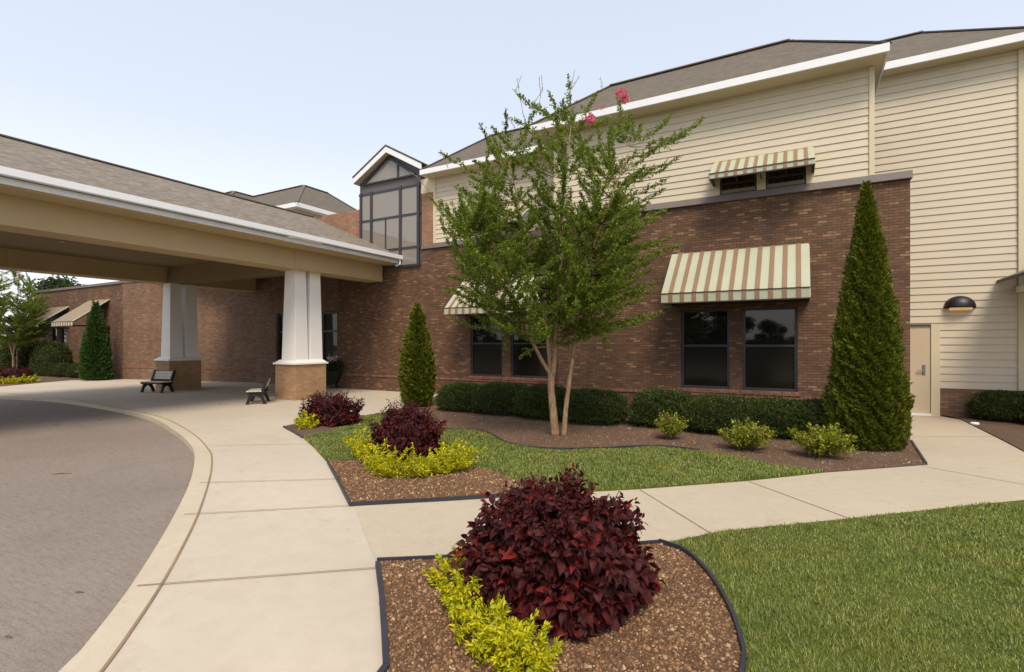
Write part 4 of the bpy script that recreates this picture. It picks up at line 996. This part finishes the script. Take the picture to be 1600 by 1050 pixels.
# ------------------------------------------------------------------ crape myrtle
TZ = 9.38
def tree_mesh():
    t = thing('crape_myrtle', tuple(Vector(G(874, 682)) + Vector((0, 0, .02))), 'multi stemmed flowering tree with feathery green crown in front of the brick wall', 'tree', 'flowering trees', world=False)
    org = Vector(t.location); dv = Vector((-SF, CF, 0))
    def at(px_, py_, dz=0.): return Vector(Pz(px_, py_, TZ + dz)) - org
    limbs = [  # image points with depth offset, radius
        ([(868, 683, 0), (864, 640, 0), (861, 605, 0), (862, 585, 0)], [.082, .070, .064, .064]),
        ([(862, 588, 0), (845, 560, -.05), (828, 525, -.15), (812, 485, -.3), (778, 430, -.5), (735, 370, -.7)], [.042, .034, .029, .023, .015, .007]),
        ([(862, 588, .02), (858, 550, .1), (852, 500, .2), (838, 430, .4), (815, 340, .6), (795, 250, .8)], [.044, .040, .036, .026, .016, .007]),
        ([(864, 588, 0), (868, 545, 0), (870, 490, -.05), (876, 410, -.1), (880, 310, -.15), (892, 200, -.1)], [.048, .043, .038, .026, .016, .007]),
        ([(881, 683, -.1), (884, 640, -.1), (889, 600, -.1), (895, 560, -.1)], [.050, .043, .040, .036]),
        ([(895, 562, -.1), (900, 510, -.15), (904, 460, -.2), (925, 390, -.35), (955, 310, -.5), (985, 230, -.6)], [.034, .030, .027, .022, .015, .008]),
        ([(870, 500, 0), (885, 440, .4), (915, 360, .8), (950, 280, 1.1)], [.04, .034, .024, .01]),
        ([(828, 525, -.15), (800, 500, .2), (770, 470, .5), (730, 440, .7)], [.026, .022, .016, .008]),
    ]
    s = MB(); nodes = []
    for pts, rad in limbs:
        P_ = [at(*p) for p in pts]
        fine, fr_ = [], []
        for k in range(len(P_) - 1):
            for q in range(4):
                u = q / 4; a, b_, c_, d_ = P_[max(k - 1, 0)], P_[k], P_[k + 1], P_[min(k + 2, len(P_) - 1)]
                fine.append(.5 * ((2 * b_) + (c_ - a) * u + (2 * a - 5 * b_ + 4 * c_ - d_) * u * u + (3 * b_ - a - 3 * c_ + d_) * u ** 3)); fr_.append(rad[k] * (1 - u) + rad[k + 1] * u)
        fine.append(P_[-1]); fr_.append(rad[-1]); s.tube(fine, fr_, 9)
        if len(pts) > 4 or pts[0][1] < 560: nodes += [(f_, r_) for f_, r_ in zip(fine[6:], fr_[6:])]
    s.build('trunk', M['bark'], t, smooth=True)
    tips = [(672, 308), (690, 240), (700, 330), (712, 378), (718, 400), (706, 432), (735, 460), (765, 490), (790, 540), (820, 555), (945, 535), (930, 520), (905, 505), (690, 345), (745, 255), (740, 290), (755, 205),
            (765, 225), (790, 180), (835, 165), (860, 150), (890, 130), (930, 150), (968, 160), (1000, 200), (1045, 185), (1095, 190), (1065, 215), (1055, 250), (1035, 285), (1010, 320), (1055, 385), (1020, 380), (985, 400), (990, 440), (960, 465), (930, 475), (1000, 350), (1020, 235), (985, 180), (1030, 400), (1045, 372), (1000, 430), (1022, 345), (1032, 300), (975, 470), (1012, 412), (1035, 330), (700, 455), (722, 472), (745, 495), (690, 318), (698, 360), (955, 495), (1000, 455),  (720, 300), (730, 330), (880, 160), (812, 150)]
    poly = [(700, 300), (745, 262), (752, 212), (800, 176), (860, 170), (930, 180), (985, 195), (1035, 215), (1040, 262), (1000, 320), (1015, 370), (975, 435), (925, 485), (860, 495), (800, 490), (740, 470), (715, 425), (720, 390), (700, 350)]
    q = RNG.uniform((670, 140), (1060, 500), (1500, 2)); q = q[inside(q, poly)]
    lower = q[:, 1] > 300
    keep = np.where(lower, RNG.uniform(0, 1, len(q)) < .80, RNG.uniform(0, 1, len(q)) < .38); q = np.concatenate([q[keep][:370], RNG.uniform((705, 380), (1030, 505), (95, 2)), RNG.uniform((800, 440), (960, 520), (40, 2))])
    alltips = [(a, b_, random.uniform(-.5, .5), 1.0) for a, b_ in tips] + [(a, b_, random.uniform(-1.5, 1.5), .9) for a, b_ in q]
    br = MB(); LP, LD, LN, LL = [], [], [], []
    for (a, b_, dz, sc_) in alltips:
        e = at(a, b_, dz); best = None
        for nd, r_ in nodes:
            rise = e.z - nd.z; dist = (e - nd).length
            cost = dist + (2.0 if rise < .15 else 0) + abs(dist - .9) * .3
            if best is None or cost < best[0]: best = (cost, nd, r_)
        n0 = best[1]; dlt = e - n0; mid = n0 + dlt * .5 + Vector((dlt.x * .05, dlt.y * .05, -.10 * dlt.length if e.z > n0.z else .12 * dlt.length))
        pts = [n0 * (1 - u) ** 2 + mid * 2 * u * (1 - u) + e * u * u for u in [k / 7 for k in range(8)]]
        br.tube(pts, [max(.003, min(.014, best[2] * .6) * (1 - .8 * k / 7)) for k in range(8)], 5, cap=False)
        ln_ = dlt.length; nt_ = int(7 + ln_ * 13)
        for k in range(nt_):
            u = .22 + .78 * (k + random.random()) / nt_; u = min(u, 1)
            p = n0 * (1 - u) ** 2 + mid * 2 * u * (1 - u) + e * u * u; d0 = ((mid - n0) * (1 - u) + (e - mid) * u).normalized()
            rnd = Vector((random.gauss(0, 1), random.gauss(0, 1), random.gauss(0, .8))); tw = (d0 * .9 + rnd.normalized() * .8 * (1.2 - u) + Vector((0, 0, .15))).normalized(); tl = random.uniform(.10, .26) * (1.25 - .6 * u)
            m_ = int(random.uniform(11, 17))
            w_ = np.linspace(.08, 1, m_)[:, None]
            LP.append(np.array(p)[None] + w_ * np.array(tw)[None] * tl + RNG.normal(0, .008, (m_, 3)))
            sd = RNG.normal(0, 1, (m_, 3)); LD.append(np.array(tw)[None] * .8 + nrm(sd) * .9); LN.append(RNG.normal(0, .7, (m_, 3)) + np.array([0, 0, 1])); LL.append(RNG.uniform(.034, .062, m_))
    br.build('branches', M['twig'], t)
    LP, LD, LN, LL = map(np.concatenate, (LP, LD, LN, LL))
    print('tree leaves', len(LP))
    leafobj('crown', [leaves(LP, LD, LN, LL, LL * .55, T_DIAMOND) + (0,)], [M['myrtle']], t)
    for px_, py_, r_ in ((970, 148, .07), (976, 156, .05), (922, 186, .065), (941, 168, .03), (1000, 198, .03), (1148, 0, 0)):
        if not r_: continue
        r_ *= 1.35
        c_ = at(px_, py_, -.2); n = int(90 * r_ / .06); v = nrm(RNG.normal(0, 1, (n, 3)))
        leafobj('flower_cluster', [leaves(np.array(c_) + v * r_ * RNG.uniform(.4, 1, (n, 1)), v + RNG.normal(0, .5, (n, 3)), RNG.normal(0, 1, (n, 3)), r_ * .5, r_ * .4, T_DIAMOND) + (0,)], [M['pink']], t)
    # thin seed twigs above the crown
    st = MB(); sp = []
    for pts in ([(822, 200), (812, 150), (808, 122)], [(822, 165), (805, 145), (815, 118)], [(838, 180), (845, 150), (842, 120)], [(885, 160), (893, 135), (898, 108)], [(893, 140), (905, 118)], [(940, 160), (942, 140), (938, 120)], [(805, 200), (790, 178)], [(700, 262), (688, 234)], [(672, 300), (650, 275), (643, 270)], [(835, 160), (848, 140), (846, 118)]):
        P_ = [at(a, b_, 0) for a, b_ in pts]; st.tube(P_, [.006] + [.004] * (len(P_) - 1), 4)
        for k in range(len(P_) - 1):
            m_ = 14; w_ = RNG.uniform(0, 1, (m_, 1)); sp.append(np.array(P_[k]) * (1 - w_) + np.array(P_[k + 1]) * w_ + RNG.normal(0, .010, (m_, 3)))
    st.build('seed_twigs', M['seed'], t); sp = np.concatenate(sp)
    leafobj('seed_heads', [leaves(sp, RNG.normal(0, 1, sp.shape) + np.array([0, 0, .6]), RNG.normal(0, 1, sp.shape), .022, .014, T_DIAMOND) + (0,)], [M['seed']], t)
    return t
tree = tree_mesh()
c = copy_tree(tree); x, y, _ = G(22, 588); c.location = (x, y, .02); c.rotation_euler = (0, 0, 2.2); c.scale = (.95, .95, .93)
c['label'] = 'multi stemmed flowering tree at the far left seen under the canopy'
# far and reflected trees
def broad(loc, H, Rr, label, seed, n=9000, mat='far'):
    t = thing('broadleaf_tree', loc, label, 'tree', 'background trees', world=False)
    s = MB(); s.tube([(0, 0, 0), (.05, 0, H * .3), (0, .1, H * .7)], [.2, .16, .05], 8)
    parts = []; rs = random.Random(seed)
    for k in range(26):
        a = rs.uniform(0, 6.28); u = rs.random(); z = H * (.32 + .6 * u); r = Rr * math.sqrt(max(0, 1 - ((u - .35) / .68) ** 2)) * rs.uniform(.2, .8)
        c_ = np.array([r * math.cos(a), r * math.sin(a), z]); rr = Rr * rs.uniform(.25, .42); m_ = n // 26
        v = nrm(RNG.normal(0, 1, (m_, 3))); parts.append(leaves(c_ + v * rr * RNG.uniform(.5, 1, (m_, 1)) * np.array([1, 1, .8]), RNG.normal(0, 1, (m_, 3)), RNG.normal(0, 1, (m_, 3)), .22, .14, T_DIAMOND) + (0,))
        s.tube([(0, 0, H * (.2 + .3 * u)), tuple(c_)], [.06, .02], 5)
    s.build('trunk', M['twig'], t); leafobj('crown', parts, [M[mat]], t); return t
src = broad((-47, 17, -.1), 6.5, 3.0, 'dark broad tree beyond the left end of the low wing', 3)
for (x, y, k, l) in ((-55, 12, .8, 'dark broad tree farthest left behind the flowering tree'), (-50, 24, 1.0, 'dark broad tree behind the low wing'),
                     (-6, -30, 1.0, 'dark tree across the driveway mirrored in the right windows'), (1.5, -34, .7, 'smaller tree across the driveway mirrored in the right windows'), (-13, -32, .8, 'dark tree across the driveway mirrored between the windows'),
                     (-2.2, -31, .62, 'small round tree across the driveway mirrored in the right windows'), (-9.5, -33, .7, 'middling tree across the driveway mirrored in the right windows'), (4.5, -30, .95, 'right hand tree across the driveway mirrored in the right windows'),
                     (-20, -28, .8, 'tree across the driveway mirrored near the window pier'), (-27, -30, .7, 'lower tree across the driveway mirrored in the left windows'), (-34, -24, .9, 'dark tree across the driveway mirrored in the left windows'), (-44, -30, 1.1, 'tall dark tree across the driveway mirrored in the left windows')):
    c = copy_tree(src); c.location = (x, y, -.1); c.scale = (k, k, k); c.rotation_euler = (0, 0, x); c['label'] = l
o = leafobj('hedge_shrub', *shrubmesh(2.6, 1.4, 1.6, 9000, 91, M['hedge'], .08)); x, y, _ = G(40, 590); o.location = (x - .6, y + 1.2, .02); o.scale = (.9, .9, 1.05); tag(o, 'tall dark shrub at the left end of the low wing', 'shrub', 'dark shrubs by the low wing')
for i, (a, b_, l) in enumerate([(8, 586, 'tall dark shrub behind the far left flowering tree, left one'), (30, 587, 'tall dark shrub behind the far left flowering tree, right one')]):
    c = o.copy(); COL.objects.link(c); x, y, _ = G(a, b_); c.location = (x - 2.5, y + 1.6, .02); c.scale = (1.3, 1.2, 1.3); c.rotation_euler = (0, 0, i + 1); tag(c, l, 'shrub', 'dark shrubs by the low wing')
lowb = [(82, 589, 'low green shrub under the far wing windows, left one'), (100, 590, 'low green shrub under the far wing windows, middle one'), (118, 591, 'low green shrub touching the far conifer')]
for i, (a, b_, l) in enumerate(lowb):
    c = o.copy(); COL.objects.link(c); x, y, _ = G(a, b_); c.location = (x, y + .2, .02); c.scale = (.42, .5, .42); c.rotation_euler = (0, 0, i); tag(c, l, 'shrub', 'dark shrubs by the low wing')
for i, (a, b_, l) in enumerate([(-2, -27, 'unseen long dark hedge added to fill the right window reflections'), (-9, -27.5, 'second unseen long dark hedge added to fill the right window reflections'), (-30, -24, 'unseen long dark hedge added to fill the left window reflections'), (-38, -24.5, 'second unseen long dark hedge added to fill the left window reflections')]):  # hedges added out of view to fill the gap in the window reflections
    c = o.copy(); COL.objects.link(c); c.location = (a, b_, -.12); c.scale = (2.8, 1.5, 1.35); c.rotation_euler = (0, 0, i * .1); tag(c, l, 'shrub', 'unseen dark hedges added for the window reflections')
# dry leaves and twigs on the pavement
dl = [(88, 666, .16), (97, 741, .24), (124, 927, .06), (345, 632, .06), (228, 897, .05), (158, 657, .05), (13, 997, .05)]
for i, (a, b_, L) in enumerate(dl):
    on = (a, b_) == (345, 632)
    x, y, _ = G(a, b_, 0 if on else -.09)
    s = MB(); z0 = .012 if on else -.082
    s.tube([(-L / 2, 0, z0), (-.1 * L, .04 * L, z0 + .006), (L / 2, -.03 * L, z0)], [.004, .007, .003], 5); 
    q = s.build('fallen_twig', M['twig']); q.location = (x, y, 0); q.rotation_euler = (0, 0, YAW + random.uniform(-.3, .3))
    tag(q, ['dark twig on the asphalt near the canopy shade', 'longest thin twig lying on the asphalt', 'small dead leaf lowest on the left asphalt', 'dead leaf on the concrete before the bench', 'dead leaf on the asphalt close to the kerb', 'tiny dark leaf on the far asphalt', 'tiny dark leaf at the lower left corner'][i], 'twig', 'twigs and dead leaves on the pavement')
for o in bpy.data.objects:
    if '_w' in o: del o['_w']

# ------------------------------------------------------------------ light
w = bpy.data.worlds.new('World'); S.world = w; w.use_nodes = True; nt = w.node_tree
bg = nt.nodes['Background']
SUN_EL, SUN_AZ = 54, 146          # azimuth: direction the light comes from, clockwise from +Y
sky = node(nt, 'ShaderNodeTexSky', sky_type='NISHITA'); sky.sun_disc = False; sky.sun_elevation = R(SUN_EL); sky.sun_rotation = R(SUN_AZ)
sky.air_density = 1.0; sky.dust_density = 3.0
nt.links.new(sky.outputs[0], bg.inputs[0]); bg.inputs[1].default_value = .05
tc = node(nt, 'ShaderNodeTexCoord'); sp = node(nt, 'ShaderNodeSeparateXYZ'); nt.links.new(tc.outputs['Generated'], sp.inputs[0])
cl = ramp(nt, sp.outputs[2], [(0.0, (.95, .92, .90)), (.18, (.88, .89, .92)), (.36, (.685, .725, .81)), (1.0, (.56, .60, .70))])
bg2 = node(nt, 'ShaderNodeBackground'); nt.links.new(cl, bg2.inputs[0]); bg2.inputs[1].default_value = .84
ad = node(nt, 'ShaderNodeAddShader'); nt.links.new(bg.outputs[0], ad.inputs[0]); nt.links.new(bg2.outputs[0], ad.inputs[1])
nt.links.new(ad.outputs[0], nt.nodes['World Output'].inputs[0])
ld = bpy.data.lights.new('sun', 'SUN'); ld.energy = 2.8; ld.angle = R(22); ld.color = (1, .86, .67)
lo = bpy.data.objects.new('sun', ld); COL.objects.link(lo)
az = R(SUN_AZ); dirv = Vector((math.sin(az) * math.cos(R(SUN_EL)), math.cos(az) * math.cos(R(SUN_EL)), math.sin(R(SUN_EL))))
lo.rotation_euler = dirv.to_track_quat('Z', 'Y').to_euler(); lo.location = (0, -10, 30)
S.view_settings.view_transform = 'Standard'; S.view_settings.look = 'None'; S.view_settings.gamma = 1; S.view_settings.exposure = 0.25
S.render.engine = 'CYCLES'
